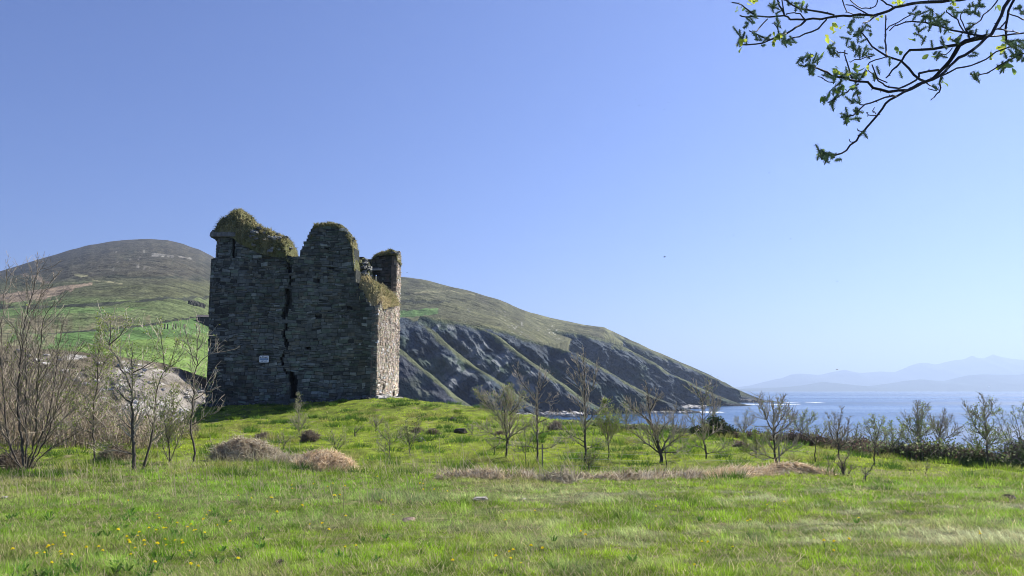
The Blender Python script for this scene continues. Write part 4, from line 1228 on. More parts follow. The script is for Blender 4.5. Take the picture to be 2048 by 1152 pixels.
def tree(name, base, stems, label, cat='tree', group=None, r0=0.05, tw=14, tl=0.30, leaves=0, leaf=0.05, seed=1, sub=3, lowstart=0.25, twigcol=TWIG, bark=BARK,
         leaf_lo=1.0, cols=GREENS, ang=(24, 56), spread=0.3, twr=1.0):
    """stems: photo polylines (first point = foot or fork). tl: side branch length as a fraction of the tree height."""
    rg = np.random.default_rng(seed)
    foot = hit(*base)
    H_ = (base[1] - min(q[1] for st in stems for q in st)) * foot[1] / F
    big = float(sstep(0.9, 2.0, H_))
    r0 *= 0.52; tw = int(tw * (0.9 + 1.1 * big)); tl *= 1.1 + 0.30 * big; twr *= 0.8 + 0.3 * big; leaves *= 0.8 + 0.8 * big; leaf *= 0.85; sub = sub if big > 0.5 else max(1, sub - 1)
    D = foot[1]; k = D / F
    allpy = [q[1] for s in stems for q in s]
    H = (base[1] - min(allpy)) * k
    root = empty(name, foot)
    tag(root, label, cat, group)
    tb, wb, lb = Buf(), Buf(), Buf()
    leafpts = []
    mains = []
    for i, s in enumerate(stems):
        kd = rg.uniform(-spread, spread) if i else rg.uniform(-0.06, 0.06)
        w3 = []
        for q in s:
            hh = (base[1] - q[1]) * k
            dd = D + kd * max(0, hh - (base[1] - s[0][1]) * k * (0.0 if i == 0 else 0.9))
            w3.append(P(q[0], q[1], dd))
        w3 = np.array(w3)
        if abs(s[0][1] - base[1]) < 3:
            w3[0, 2] = foot[2] - 0.08
        pts = resample(w3, 0.12)
        pts[1:-1] += rg.normal(0, 0.012, (len(pts) - 2, 3))
        L_ = np.concatenate([[0], np.cumsum(np.linalg.norm(np.diff(pts, axis=0), axis=1))]); f = L_ / L_[-1]
        rb = r0 * (1.0 if i == 0 else 0.62) * min(1.0, 0.35 + L_[-1] / H * 0.8)
        rad = rb * (1 - f) ** 0.85 + 0.004
        if abs(s[0][1] - base[1]) < 3:
            rad = rad + rb * 0.5 * np.exp(-L_ / 0.12)
        tube(tb, pts, rad, 7 if rb > 0.03 else 5, bark * rg.uniform(0.85, 1.2))
        mains.append((pts, f, rad, i))
    for pts, f, rad, i in mains:
        ls = lowstart if i == 0 else 0.12
        LL = np.linalg.norm(np.diff(pts, axis=0), axis=1).sum()
        nt = max(3, int(tw * LL / H * 1.3))
        for q in range(nt):
            fs = ls + (0.99 - ls) * (q + rg.random()) / nt
            j = int(np.searchsorted(f, fs)); j = min(max(j, 1), len(pts) - 1)
            p = pts[j]; tg = unit(pts[j] - pts[j - 1])
            a = rg.random() * 2 * math.pi
            r1 = unit(np.cross(tg, [0.3, 0.9, 0.2])); r2 = np.cross(tg, r1)
            perp = r1 * math.cos(a) + r2 * math.sin(a)
            th = math.radians(rg.uniform(*ang))
            d = unit(tg * math.cos(th) + perp * math.sin(th))
            L2 = H * tl * (1.12 - 0.85 * fs) * rg.uniform(0.45, 1.15)
            n = 7
            pp = [p]
            for _ in range(n):
                d = unit(d + np.array([0, 0, 0.09]) + rg.normal(0, 0.10, 3)); pp.append(pp[-1] + d * L2 / n)
            pp = np.array(pp)
            ra = max(0.0045, min(rad[j] * 0.6, 0.014)) * twr
            tube(wb, pp, np.linspace(ra, 0.003 * twr, n + 1), 4, twigcol * rg.uniform(0.6, 1.25))
            lf = leaves * (1 if fs < leaf_lo else 0.12)
            for _ in range(int(lf)):
                leafpts.append(pp[rg.integers(2, n + 1)] + rg.normal(0, 0.03, 3))
            for _ in range(sub):
                jj = rg.integers(2, n); d3 = unit(unit(pp[jj] - pp[jj - 1]) + rg.normal(0, 0.55, 3) + np.array([0, 0, 0.15]))
                L3 = L2 * rg.uniform(0.2, 0.5)
                p3 = [pp[jj]]
                for _ in range(4):
                    d3 = unit(d3 + rg.normal(0, 0.15, 3) + np.array([0, 0, 0.06])); p3.append(p3[-1] + d3 * L3 / 4)
                p3 = np.array(p3)
                tube(wb, p3, np.linspace(0.0042, 0.0028, 5) * twr, 3, twigcol * rg.uniform(0.65, 1.35))
                for _ in range(int(lf * 0.7)):
                    leafpts.append(p3[rg.integers(1, 5)] + rg.normal(0, 0.025, 3))
    tb.build('trunk', M_bark, root, smooth=True, origin=foot)
    wb.build('twigs', M_twig, root, origin=foot)
    if leafpts:
        leaf_quads(lb, leafpts, leaf, rg, cols)
        lb.build('foliage', M_leaf, root, origin=foot)
    return root


# --- left group
GL = 'bare trees at the left edge of the meadow'
tree('multi_stem_tree', (52, 944), [[(52, 944), (42, 880), (36, 800), (42, 720), (50, 640), (72, 560), (75, 525)], [(52, 940), (54, 860), (52, 760), (52, 700), (60, 640), (84, 590), (104, 560)],
     [(54, 942), (80, 880), (100, 820), (112, 740), (118, 690), (128, 640)], [(50, 942), (20, 890), (8, 800), (2, 700), (4, 640), (10, 580), (24, 545)],
     [(56, 942), (90, 905), (130, 880), (160, 862)], [(54, 940), (70, 870), (74, 780), (80, 700), (88, 640), (110, 600)], [(55, 940), (100, 860), (124, 760), (150, 710), (172, 690)],
     [(50, 942), (24, 900), (-10, 830), (-30, 760)], [(46, 940), (10, 900), (-20, 880)]],
     'tallest bare many stemmed tree, at the far left edge', 'tree', GL, twigcol=np.array([0.22, 0.185, 0.14]), r0=0.05, tw=19, tl=0.24, seed=21, sub=4, leaves=1.4, leaf=0.045, leaf_lo=0.6)
tree('young_tree', (190, 932), [[(190, 932), (187, 880), (188, 820), (194, 760), (198, 700), (203, 655)], [(188, 850), (160, 820), (140, 800)], [(194, 760), (214, 715), (226, 690)], [(188, 868), (160, 855), (138, 858)]],
     'leafing tree with one straight dark stem behind the forked tree', 'tree', GL, r0=0.042, tw=26, tl=0.22, leaves=4, leaf=0.055, seed=22, sub=3)
tree('forked_tree', (270, 942), [[(270, 942), (267, 900), (265, 850), (264, 800), (264, 775), (266, 735), (264, 700)], [(264, 782), (250, 750), (235, 715), (218, 690), (205, 662)], [(264, 805), (245, 790), (232, 770)],
     [(266, 745), (285, 735), (312, 718)], [(268, 910), (240, 900), (222, 890), (212, 888)], [(266, 860), (250, 845), (238, 835)], [(218, 690), (240, 672), (256, 650)], [(218, 690), (222, 660), (222, 640)]],
     'dark forked tree with grey mossy trunk and one limb leaning left', 'tree', GL, r0=0.075, tw=20, tl=0.2, leaves=2.4, leaf=0.05, seed=23, sub=3)
tree('leaning_tree', (284, 940), [[(284, 940), (296, 905), (306, 860), (312, 800), (320, 760), (338, 735), (344, 725)], [(332, 742), (326, 700), (322, 670), (320, 655)], [(338, 735), (352, 725), (366, 705)],
     [(306, 850), (292, 820), (288, 790)], [(338, 735), (346, 705), (352, 690)]],
     'slim dark tree leaning right away from the forked tree', 'tree', GL, r0=0.05, tw=18, tl=0.2, leaves=2.5, leaf=0.05, seed=24)
tree('bushy_tree', (340, 925), [[(340, 925), (338, 880), (345, 830), (348, 780)], [(340, 922), (352, 890), (366, 860), (374, 830)], [(338, 922), (322, 890), (308, 868)], [(340, 905), (330, 850), (330, 810)]],
     'low bushy tree covered in small yellow green leaves', 'tree', GL, r0=0.035, tw=26, tl=0.28, leaves=2.2, leaf=0.055, seed=25, sub=3)
tree('young_tree', (391, 926), [[(391, 926), (388, 895), (382, 860), (386, 800), (390, 750), (393, 715), (396, 680), (400, 650)], [(391, 730), (380, 700), (370, 660)], [(388, 800), (410, 785), (432, 776)],
     [(384, 850), (410, 835), (438, 822)], [(392, 735), (410, 715), (428, 700)], [(386, 810), (372, 790), (356, 780)], [(394, 700), (402, 690), (408, 672)]],
     'curved bare tree standing in front of the left castle edge', 'tree', GL, r0=0.052, tw=18, tl=0.18, leaves=1.2, leaf=0.05, seed=26, leaf_lo=0.5)
# --- middle row
GM = 'young trees planted across the meadow'
tree('young_tree', (1012, 920), [[(1012, 920), (1013, 880), (1010, 850), (1009, 820), (1012, 800), (1018, 775)], [(1016, 890), (1020, 850), (1020, 815), (1022, 785)], [(1010, 850), (990, 825), (970, 805), (955, 785)],
     [(1018, 830), (1035, 812), (1045, 790)], [(1012, 880), (985, 870), (962, 855)], [(1014, 878), (1040, 862), (1062, 850)], [(1010, 840), (1000, 815), (994, 795)]],
     'leftmost tree of the middle row, broad with two close stems', 'tree', GM, r0=0.055, tw=28, tl=0.24, leaves=1.6, leaf=0.05, seed=31, sub=4)
tree('young_tree', (1075, 925), [[(1075, 925), (1075, 880), (1074, 830), (1075, 790), (1078, 765), (1080, 740)], [(1073, 802), (1055, 778), (1040, 760), (1034, 738)], [(1075, 810), (1090, 802), (1106, 795)],
     [(1075, 898), (1100, 895), (1124, 882)], [(1075, 845), (1095, 838), (1110, 830)], [(1073, 897), (1050, 893), (1030, 893)], [(1076, 790), (1085, 775), (1094, 750)], [(1074, 870), (1096, 862), (1118, 860)]],
     'bare tree with level side branches and a limb bent up to the left', 'tree', GM, r0=0.055, tw=18, tl=0.17, leaves=0.5, leaf=0.04, seed=32, sub=3)
tree('young_tree', (1172, 930), [[(1172, 930), (1171, 880), (1170, 820), (1169, 780), (1168, 745), (1167, 705)], [(1170, 808), (1180, 785), (1190, 760), (1192, 735)], [(1168, 790), (1155, 770), (1146, 750)],
     [(1170, 885), (1150, 873), (1125, 860)], [(1170, 895), (1150, 880), (1140, 870)], [(1172, 845), (1190, 828), (1206, 815)], [(1168, 760), (1158, 742), (1155, 725)], [(1171, 900), (1192, 890), (1205, 886)], [(1169, 835), (1160, 815), (1147, 800)]],
     'tallest tree of the middle row, with a slender twin top', 'tree', GM, r0=0.06, tw=20, tl=0.17, leaves=0.8, leaf=0.045, seed=33, leaf_lo=0.4)
tree('young_tree', (1218, 927), [[(1218, 927), (1217, 890), (1214, 860), (1213, 830), (1210, 808)], [(1216, 890), (1228, 870), (1232, 850)], [(1215, 880), (1203, 860), (1200, 845)]],
     'small leafy tree just right of the tallest bare one', 'tree', GM, r0=0.03, tw=26, tl=0.3, leaves=6, leaf=0.05, seed=34)
tree('vase_shaped_tree', (1322, 926), [[(1322, 926), (1322, 915), (1320, 902), (1311, 870), (1302, 840), (1297, 815), (1294, 770)], [(1319, 906), (1300, 890), (1278, 875), (1258, 860)], [(1320, 904), (1300, 868), (1280, 850)],
     [(1318, 902), (1316, 860), (1315, 830)], [(1322, 904), (1345, 885), (1365, 870), (1376, 855)], [(1322, 902), (1335, 880), (1352, 862), (1366, 845)], [(1306, 850), (1285, 830), (1262, 815), (1252, 800)],
     [(1318, 870), (1330, 850), (1340, 840)], [(1323, 905), (1350, 905), (1365, 896)], [(1298, 825), (1308, 805), (1318, 790)]],
     'spreading tree forking low like a vase into many bare limbs', 'tree', GM, r0=0.085, tw=20, tl=0.2, leaves=0.6, leaf=0.04, seed=35, sub=3, lowstart=0.3)
tree('young_tree', (1414, 921), [[(1414, 921), (1411, 900), (1408, 880), (1406, 850), (1405, 815), (1404, 790)], [(1404, 805), (1412, 790), (1419, 770)], [(1404, 805), (1396, 790), (1392, 775)], [(1412, 908), (1435, 903), (1456, 892)],
     [(1410, 900), (1395, 892), (1378, 898)], [(1408, 880), (1425, 868), (1440, 858)], [(1406, 862), (1390, 850), (1375, 830)], [(1406, 840), (1420, 825), (1428, 815)]],
     'bare topped tree with drooping lower limbs beside the vase shaped tree', 'tree', GM, r0=0.055, tw=22, tl=0.2, leaves=1.8, leaf=0.045, seed=36, leaf_lo=0.5)
tree('young_tree', (1555, 938), [[(1555, 938), (1552, 915), (1549, 890), (1547, 860), (1548, 830), (1544, 810)], [(1553, 918), (1570, 900), (1590, 890)], [(1550, 918), (1530, 910), (1512, 905)], [(1547, 862), (1562, 840), (1574, 815)],
     [(1547, 862), (1535, 840), (1524, 812), (1520, 795)], [(1548, 850), (1558, 825), (1564, 800)], [(1547, 870), (1570, 855), (1585, 835)]],
     'dark stemmed tree standing in the straw row with a wide fine crown', 'tree', GM, r0=0.055, tw=26, tl=0.24, leaves=1.4, leaf=0.045, seed=37, sub=4, leaf_lo=0.4)
tree('leafy_shrub', (1512, 915), [[(1512, 915), (1512, 890), (1510, 865)], [(1511, 905), (1495, 890), (1486, 872)], [(1513, 900), (1528, 885), (1535, 868)], [(1511, 912), (1495, 905), (1485, 900)]],
     'round pale green shrub left of the tree in the straw row', 'shrub', None, r0=0.025, tw=40, tl=0.4, leaves=5, leaf=0.05, seed=38, sub=4)
tree('young_tree', (1631, 927), [[(1631, 927), (1630, 900), (1631, 875), (1633, 858)], [(1630, 890), (1618, 870), (1612, 855)], [(1631, 880), (1648, 865), (1654, 850)]],
     'small slim tree with a short straight stem and flat green crown', 'tree', GM, r0=0.03, tw=24, tl=0.33, leaves=2.2, leaf=0.045, seed=39, lowstart=0.55)
tree('vase_shaped_tree', (1678, 912), [[(1678, 912), (1677, 895), (1675, 870), (1680, 845), (1684, 820)], [(1677, 900), (1690, 885), (1697, 860)], [(1677, 898), (1665, 880), (1660, 855), (1656, 830)], [(1676, 890), (1692, 860), (1700, 835)], [(1676, 880), (1670, 850), (1668, 830)]],
     'vase shaped bare tree in front of the dark bramble hedge', 'tree', GM, r0=0.05, tw=24, tl=0.22, leaves=0.5, leaf=0.04, seed=40, sub=4)
tree('young_tree', (1748, 932), [[(1748, 932), (1750, 905), (1752, 885), (1750, 860), (1746, 838)], [(1751, 895), (1768, 880), (1780, 862)], [(1750, 890), (1740, 870), (1732, 850)], [(1752, 880), (1760, 855), (1764, 840)]],
     'small round crowned tree near the hedge with a bare dark foot', 'tree', GM, r0=0.035, tw=28, tl=0.3, leaves=1.8, leaf=0.045, seed=41, sub=4, lowstart=0.4)
tree('young_tree', (1606, 890), [[(1606, 890), (1606, 870), (1604, 850), (1610, 825)], [(1605, 868), (1592, 850), (1582, 835)], [(1605, 862), (1618, 845), (1628, 830)]],
     'slight tree growing at the brambles behind the straw row', 'tree', GM, r0=0.035, tw=26, tl=0.33, leaves=2.0, leaf=0.06, seed=42, sub=4)
tree('young_tree', (1836, 918), [[(1836, 918), (1837, 890), (1836, 860), (1835, 835), (1834, 808)], [(1836, 880), (1855, 862), (1866, 850)], [(1836, 870), (1820, 855), (1812, 835)], [(1835, 850), (1848, 830), (1852, 815)], [(1836, 895), (1815, 880), (1805, 870)]],
     'conical tree with green flecked lower limbs at the hedge', 'tree', GM, r0=0.05, tw=30, tl=0.25, leaves=3.0, leaf=0.06, seed=43, sub=4, leaf_lo=0.6)
tree('young_tree', (1881, 922), [[(1881, 922), (1880, 890), (1880, 860), (1886, 840), (1889, 824)], [(1880, 885), (1900, 870), (1920, 855)], [(1880, 875), (1868, 855), (1862, 838)], [(1880, 870), (1895, 850), (1900, 838)]],
     'bare tree with a crooked tip between two green hedge trees', 'tree', GM, r0=0.042, tw=28, tl=0.26, leaves=1.5, leaf=0.05, seed=44, sub=4, leaf_lo=0.5)
tree('young_tree', (1975, 936), [[(1975, 936), (1974, 900), (1972, 860), (1969, 825), (1965, 792)], [(1972, 880), (1955, 860), (1942, 835), (1932, 815)], [(1970, 840), (1980, 828), (1985, 810)], [(1973, 895), (1990, 880), (1998, 865)], [(1971, 855), (1958, 835), (1950, 825)], [(1973, 905), (1950, 890), (1935, 880)]],
     'tall pointed tree over the hedge with leafy skirt and long left limb', 'tree', GM, r0=0.055, tw=30, tl=0.2, leaves=4, leaf=0.06, seed=45, sub=4, leaf_lo=0.45)
tree('young_tree', (1786, 918), [[(1786, 918), (1786, 890), (1784, 870), (1782, 848)], [(1786, 895), (1775, 880), (1768, 862)], [(1785, 890), (1798, 875), (1804, 858)]],
     'thin leafy sapling in the hedge between two taller trees', 'tree', GM, r0=0.03, tw=30, tl=0.34, leaves=3.0, leaf=0.055, seed=46, sub=3)
tree('willow_shrub', (2052, 936), [[(2052, 936), (2030, 905), (2010, 870), (1998, 842), (1988, 828)], [(2054, 934), (2045, 890), (2035, 850), (2026, 818)], [(2056, 934), (2060, 880), (2050, 840), (2046, 810)], [(2052, 934), (2025, 890), (2012, 850), (2000, 822)],
     [(2058, 934), (2075, 880), (2080, 830)], [(2054, 934), (2038, 880), (2020, 835)], [(2056, 934), (2052, 870), (2040, 825)], [(2050, 934), (2030, 910), (2000, 895)], [(2060, 934), (2090, 890), (2105, 850)], [(2054, 934), (2064, 870), (2064, 815)]],
     'pale green shrub of long whippy shoots at the right edge', 'shrub', None, r0=0.03, tw=12, tl=0.18, leaves=2.0, leaf=0.05, seed=47, sub=2, cols=[(0.22, 0.27, 0.12), (0.28, 0.32, 0.16), (0.17, 0.22, 0.09)])
tree('young_tree', (1254, 866), [[(1254, 866), (1252, 850), (1254, 825), (1250, 812)], [(1253, 850), (1266, 835), (1272, 820)], [(1253, 848), (1240, 832), (1234, 822)]],
     'small tree out on the meadow brow above the cove', 'tree', GM, r0=0.04, tw=24, tl=0.34, leaves=1.5, leaf=0.07, seed=48, sub=3, twr=1.5)
tree('young_tree', (1426, 868), [[(1426, 868), (1427, 840), (1427, 810), (1425, 785)], [(1427, 830), (1436, 812), (1440, 800)], [(1427, 825), (1418, 808), (1414, 795)]],
     'thin bare tree rising out of the dark evergreen bush', 'tree', GM, r0=0.035, tw=20, tl=0.25, leaves=0.3, seed=49, sub=3, twr=1.4)
tree('young_tree', (1346, 868), [[(1346, 868), (1347, 845), (1349, 825), (1352, 812)], [(1347, 850), (1338, 835), (1334, 825)]],
     'little bare tree on the brow behind the vase shaped tree', 'tree', GM, r0=0.03, tw=18, tl=0.35, leaves=0.5, seed=50, sub=3, twr=1.4)
tree('young_tree', (1700, 906), [[(1700, 906), (1704, 885), (1712, 865), (1716, 850)], [(1702, 895), (1690, 878), (1684, 866)], [(1703, 890), (1716, 880), (1724, 870)]],
     'leaning sapling against the brambles right of the vase shaped one', 'tree', GM, r0=0.03, tw=24, tl=0.34, leaves=1.8, leaf=0.055, seed=51, sub=3, twr=1.2)
tree('young_tree', (1486, 884), [[(1486, 884), (1488, 865), (1490, 845), (1494, 826)], [(1488, 868), (1478, 850), (1474, 838)], [(1488, 862), (1500, 848), (1508, 836)]],
     'fine twiggy tree just right of the dark evergreen bush', 'tree', GM, r0=0.03, tw=28, tl=0.36, leaves=1.2, leaf=0.055, seed=52, sub=4, twr=1.2)
# --- saplings, tufts and sticks
GS = 'saplings and tufts on the mound'
tree('sapling', (1050, 936), [[(1050, 936), (1051, 905), (1050, 875), (1047, 848)], [(1051, 908), (1043, 890), (1040, 875)], [(1050, 900), (1060, 885), (1064, 872)]],
     'thin dead looking sapling rising from the straw heap', 'sapling', GS, r0=0.016, tw=18, tl=0.24, leaves=0.4, leaf=0.04, seed=61, sub=2, lowstart=0.4)
tree('sapling', (1336, 942), [[(1336, 942), (1333, 915), (1331, 895), (1330, 882)], [(1332, 905), (1324, 892), (1320, 884)]],
     'short grey stick like sapling at the straw row below the vase shaped tree', 'sapling', GS, r0=0.022, tw=10, tl=0.25, leaves=0.5, leaf=0.04, seed=62, sub=1, lowstart=0.4)
tree('sapling', (598, 868), [[(598, 868), (597, 845), (596, 820), (597, 790)], [(598, 862), (606, 848), (612, 838)], [(598, 864), (588, 850), (584, 840)]],
     'slender upright sapling in front of the castle doorway', 'sapling', GS, r0=0.028, tw=26, tl=0.25, leaves=1.2, leaf=0.05, seed=63, sub=2, lowstart=0.1, twr=1.2)
tree('sapling', (568, 900), [[(568, 900), (568, 885), (566, 870)], [(568, 892), (578, 878), (592, 872)], [(568, 892), (558, 880), (556, 872)]],
     'stubby leafy tuft behind the grey hay heap', 'shrub', GS, r0=0.03, tw=26, tl=0.5, leaves=3, leaf=0.05, seed=64, sub=2)
tree('sapling', (672, 908), [[(672, 908), (670, 890), (664, 865)], [(672, 900), (680, 882), (687, 855)], [(672, 905), (684, 890), (690, 876)], [(671, 898), (660, 882), (658, 870)]],
     'many stemmed leafy sapling behind the tan hay heap', 'sapling', GS, r0=0.02, tw=26, tl=0.4, leaves=3.4, leaf=0.05, seed=65, sub=2)
tree('sapling', (711, 873), [[(711, 873), (710, 862), (712, 854)], [(711, 866), (718, 858), (724, 852)]],
     'brown stump of a shrub, left of two on the mound', 'shrub', GS, r0=0.06, tw=14, tl=0.5, leaves=0.8, leaf=0.06, seed=66, sub=1)
tree('sapling', (752, 864), [[(752, 864), (751, 850), (748, 838)], [(752, 855), (760, 845), (766, 836)], [(751, 856), (742, 846), (740, 838)], [(752, 854), (754, 845), (755, 834)]],
     'dark spiky tuft high on the mound in front of the castle corner', 'shrub', GS, r0=0.04, tw=24, tl=0.5, leaves=1.6, leaf=0.07, seed=67, sub=2, twr=1.5)
tree('sapling', (778, 928), [[(778, 928), (779, 905), (778, 880), (774, 850)], [(779, 905), (765, 890), (756, 884)], [(779, 890), (795, 876), (800, 862)], [(778, 885), (764, 870), (758, 862)], [(778, 915), (770, 905), (764, 898)]],
     'bushy topped sapling with a bare thin foot on the lower mound', 'sapling', GS, r0=0.018, tw=32, tl=0.3, leaves=3.2, leaf=0.045, seed=68, sub=3, lowstart=0.4)
tree('sapling', (820, 912), [[(820, 912), (818, 885), (814, 865), (812, 846)], [(820, 900), (830, 870), (838, 840)], [(819, 895), (806, 878), (800, 872)], [(819, 890), (826, 880), (836, 872)], [(819, 888), (812, 870), (806, 858)]],
     'dark green sapling with grass grown foot beside the bushy topped one', 'sapling', GS, r0=0.026, tw=30, tl=0.32, leaves=3.4, leaf=0.05, seed=69, sub=2, cols=[(0.06, 0.10, 0.03), (0.12, 0.17, 0.04)])
tree('sapling', (945, 872), [[(945, 872), (944, 860), (945, 848)], [(945, 866), (938, 858), (934, 850)]],
     'small grey sapling left of the middle tree row', 'sapling', GS, r0=0.04, tw=16, tl=0.5, leaves=0.8, leaf=0.05, seed=70, sub=2, twr=1.4)
tree('sapling', (990, 908), [[(990, 908), (988, 895), (990, 880)], [(989, 898), (980, 888), (972, 880)], [(989, 896), (998, 886), (1000, 876)]],
     'low leafy sapling at the foot of the leftmost middle tree', 'sapling', GS, r0=0.03, tw=22, tl=0.5, leaves=2.4, leaf=0.05, seed=71, sub=2)
tree('sapling', (1178, 944), [[(1178, 944), (1178, 925), (1180, 905)], [(1178, 932), (1168, 918), (1160, 910)], [(1178, 930), (1188, 915), (1196, 908)], [(1178, 936), (1184, 925), (1188, 920)]],
     'green leafy tuft at the foot of the tallest middle tree', 'shrub', GS, r0=0.018, tw=30, tl=0.45, leaves=3.6, leaf=0.045, seed=72, sub=2)
tree('shrub_stump', (1687, 952), [[(1687, 952), (1684, 930), (1676, 912)], [(1687, 948), (1690, 930), (1696, 912), (1698, 905)], [(1687, 950), (1680, 935), (1670, 925)], [(1688, 950), (1684, 935), (1683, 925)], [(1690, 950), (1702, 940), (1710, 936)]],
     'pale cut back shrub stump at the right end of the straw row', 'shrub', None, r0=0.035, tw=22, tl=0.4, leaves=1.0, leaf=0.045, seed=73, sub=2, twigcol=np.array([0.34, 0.26, 0.2]))
tree('dead_stick', (1722, 962), [[(1722, 962), (1732, 950), (1740, 940), (1748, 926)], [(1732, 950), (1724, 940)]],
     'bare dark stick leaning out of the grass by the stump', 'stick', None, r0=0.026, tw=6, tl=0.3, leaves=0, seed=74, sub=1)
for i, (q, lab) in enumerate((((1730, 966), 'leafy weed beside the leaning dark stick'), ((1655, 945), 'thin weed stem among the far end of the straw row'), ((1852, 950), 'lone thin weed on the open grass at right'))):
    tree('weed', q, [[q, (q[0] + 1, q[1] - 14), (q[0], q[1] - 28)], [(q[0], q[1] - 8), (q[0] + 6, q[1] - 18)]], lab, 'weed', None, r0=0.008, tw=14, tl=0.4, leaves=2, leaf=0.03, seed=75 + i, sub=1)

# ------------------------------------------------------------------ evergreen bush and hedge
def leafy_mass(buf, c, r, n, size, rg, cols):
    v = rg.normal(0, 1, (n, 3)); v /= np.linalg.norm(v, axis=1, keepdims=True)
    v[:, 2] = np.abs(v[:, 2])
    rad = 0.55 + 0.5 * rg.random((n, 1)) ** 0.6
    rad *= 1 + 0.28 * fbm(v * 2.3 + c, 3, 5)[:, None]
    leaf_quads(buf, c + v * rad * r, size, rg, cols)


rg = np.random.default_rng(90)
c = hit(1430, 874); c[2] -= 0.1
bush = empty('evergreen_bush', c); tag(bush, 'dark rounded evergreen bush on the meadow edge above the sea', 'bush')
b = Buf()
kx = c[1] / F
for dx, h, rx, n in ((0, 40, 26, 1700), (-34, 22, 16, 600), (24, 26, 22, 1000), (-10, 34, 22, 900), (10, 42, 18, 700)):
    leafy_mass(b, c + np.array([dx * kx, rg.uniform(-0.3, 0.3), 0.0]), np.array([rx * kx, rx * kx, h * kx]), n, 0.13, rg, [(0.022, 0.045, 0.02), (0.035, 0.065, 0.025), (0.06, 0.085, 0.035), (0.05, 0.04, 0.025)])
b.build('foliage', M_leaf, bush, origin=c)
b = Buf()
for i in range(26):
    a = rg.random() * 6.28; dd = np.array([math.cos(a), math.sin(a), 1.3 + rg.random()]); L_ = 0.6 * rg.random() + 0.4
    tube(b, np.array([c, c + dd * L_ * 0.25 + rg.normal(0, 0.04, 3), c + dd * L_ * 0.45]), [0.03, 0.02, 0.008], 5, BARK * 0.8)
b.build('branches', M_bark, bush, origin=c)


def hedge(name, pts, label, n_m, hpx, cols, ccols, seed, cat='hedge'):
    """Bramble bank along a line of photo points: arching canes, leaf clumps and a dark twiggy heart."""
    rg = np.random.default_rng(seed)
    W = np.array([hit(*q) for q in pts])
    L_ = np.concatenate([[0], np.cumsum(np.linalg.norm(np.diff(W, axis=0), axis=1))])
    root = empty(name, W[len(W) // 2]); org = W[len(W) // 2]
    tag(root, label, cat)
    lb, cbuf = Buf(), Buf()
    ss = np.linspace(0, L_[-1], max(20, int(L_[-1] * 3))); Cc_ = np.stack([np.interp(ss, L_, W[:, k]) for k in range(3)], 1)
    hc_ = np.interp(ss / L_[-1], np.linspace(0, 1, len(hpx)), hpx) * Cc_[:, 1] / F * 0.4
    ag = np.linspace(0, math.pi, 14)
    HVv = Cc_[:, None] + np.stack([0 * ag, 0.45 - 0.62 * np.cos(ag), 0 * ag], 1)[None] + np.array([0, 0, 1.0]) * (np.sin(ag)[None, :, None] ** 0.7 * hc_[:, None, None])
    nz_ = fbm(HVv.reshape(-1, 3) * 2.2, 4, seed).reshape(HVv.shape[:2]); HVv += nz_[..., None] * np.array([0.25, 0.35, 0.28]); HVv[:, [0, -1], 2] -= 0.4
    kb_ = Buf(); kb_.add(HVv.reshape(-1, 3), grid_faces(len(ss), 14), None, np.asarray(cols[0]) * 0.7); kb_.build('thicket', M_hay, root, origin=org)
    n = int(L_[-1] * n_m)
    for i in range(n):
        s = rg.random() * L_[-1]
        c = np.array([np.interp(s, L_, W[:, k]) for k in range(3)])
        off = rg.normal(0, 0.55)
        c = c + np.array([rg.normal(0, 0.3), abs(off) * 1.2, 0])
        hh = 0.68 * np.interp(s / L_[-1], np.linspace(0, 1, len(hpx)), hpx) * c[1] / F * (0.65 + 0.5 * vnoise(np.array([[s * 1.1, 0, seed]]))[0] + 0.3 * rg.random())
        c[2] = gz(c[0:1], c[1:2])[0] - 0.05
        dirn = unit(np.array([rg.normal(0, 1), rg.normal(0, 0.8), 0]))
        rr = rg.uniform(0.35, 0.9)
        pts3 = np.array([c, c + np.array([0, 0, hh * 0.7]) + dirn * 0.12 * rr, c + np.array([0, 0, hh]) + dirn * 0.4 * rr, c + np.array([0, 0, hh * 0.75]) + dirn * 0.8 * rr])
        pts3 = resample(pts3, 0.2)
        tube(cbuf, pts3, np.linspace(0.011, 0.006, len(pts3)), 3, np.asarray(ccols[rg.integers(0, len(ccols))]) * rg.uniform(0.6, 1.3))
        m_ = rg.integers(5, 11)
        lp = pts3[rg.integers(0, len(pts3), m_)] + rg.normal(0, 0.13, (m_, 3))
        lp[:, 2] = np.maximum(lp[:, 2], c[2] + 0.03)
        leaf_quads(lb, lp, 0.095, rg, cols)
    cbuf.build('canes', M_twig, root, origin=org); lb.build('foliage', M_leaf, root, origin=org)


BRN = [(0.13, 0.085, 0.062), (0.08, 0.055, 0.045), (0.19, 0.14, 0.10), (0.08, 0.10, 0.045)]
HGR = [(0.15, 0.21, 0.07), (0.22, 0.28, 0.11), (0.09, 0.13, 0.05), (0.36, 0.38, 0.22)]
hedge('bramble_hedge', [(1478, 877), (1540, 884), (1600, 890), (1660, 896), (1720, 905), (1770, 914)], 'dark reddish brown bramble bank along the meadow edge', 120, [14, 28, 36, 34, 30], BRN, [(0.12, 0.08, 0.065), (0.16, 0.11, 0.08), (0.07, 0.05, 0.04)], 91)
hedge('bramble_hedge', [(1755, 912), (1810, 918), (1870, 925), (1930, 932), (1985, 936), (2050, 940), (2120, 944), (2200, 948)], 'greener tangled hedge running out at the right edge', 130, [24, 38, 48, 58, 66, 72], HGR + BRN[:1], [(0.13, 0.10, 0.08), (0.18, 0.15, 0.11)], 92)
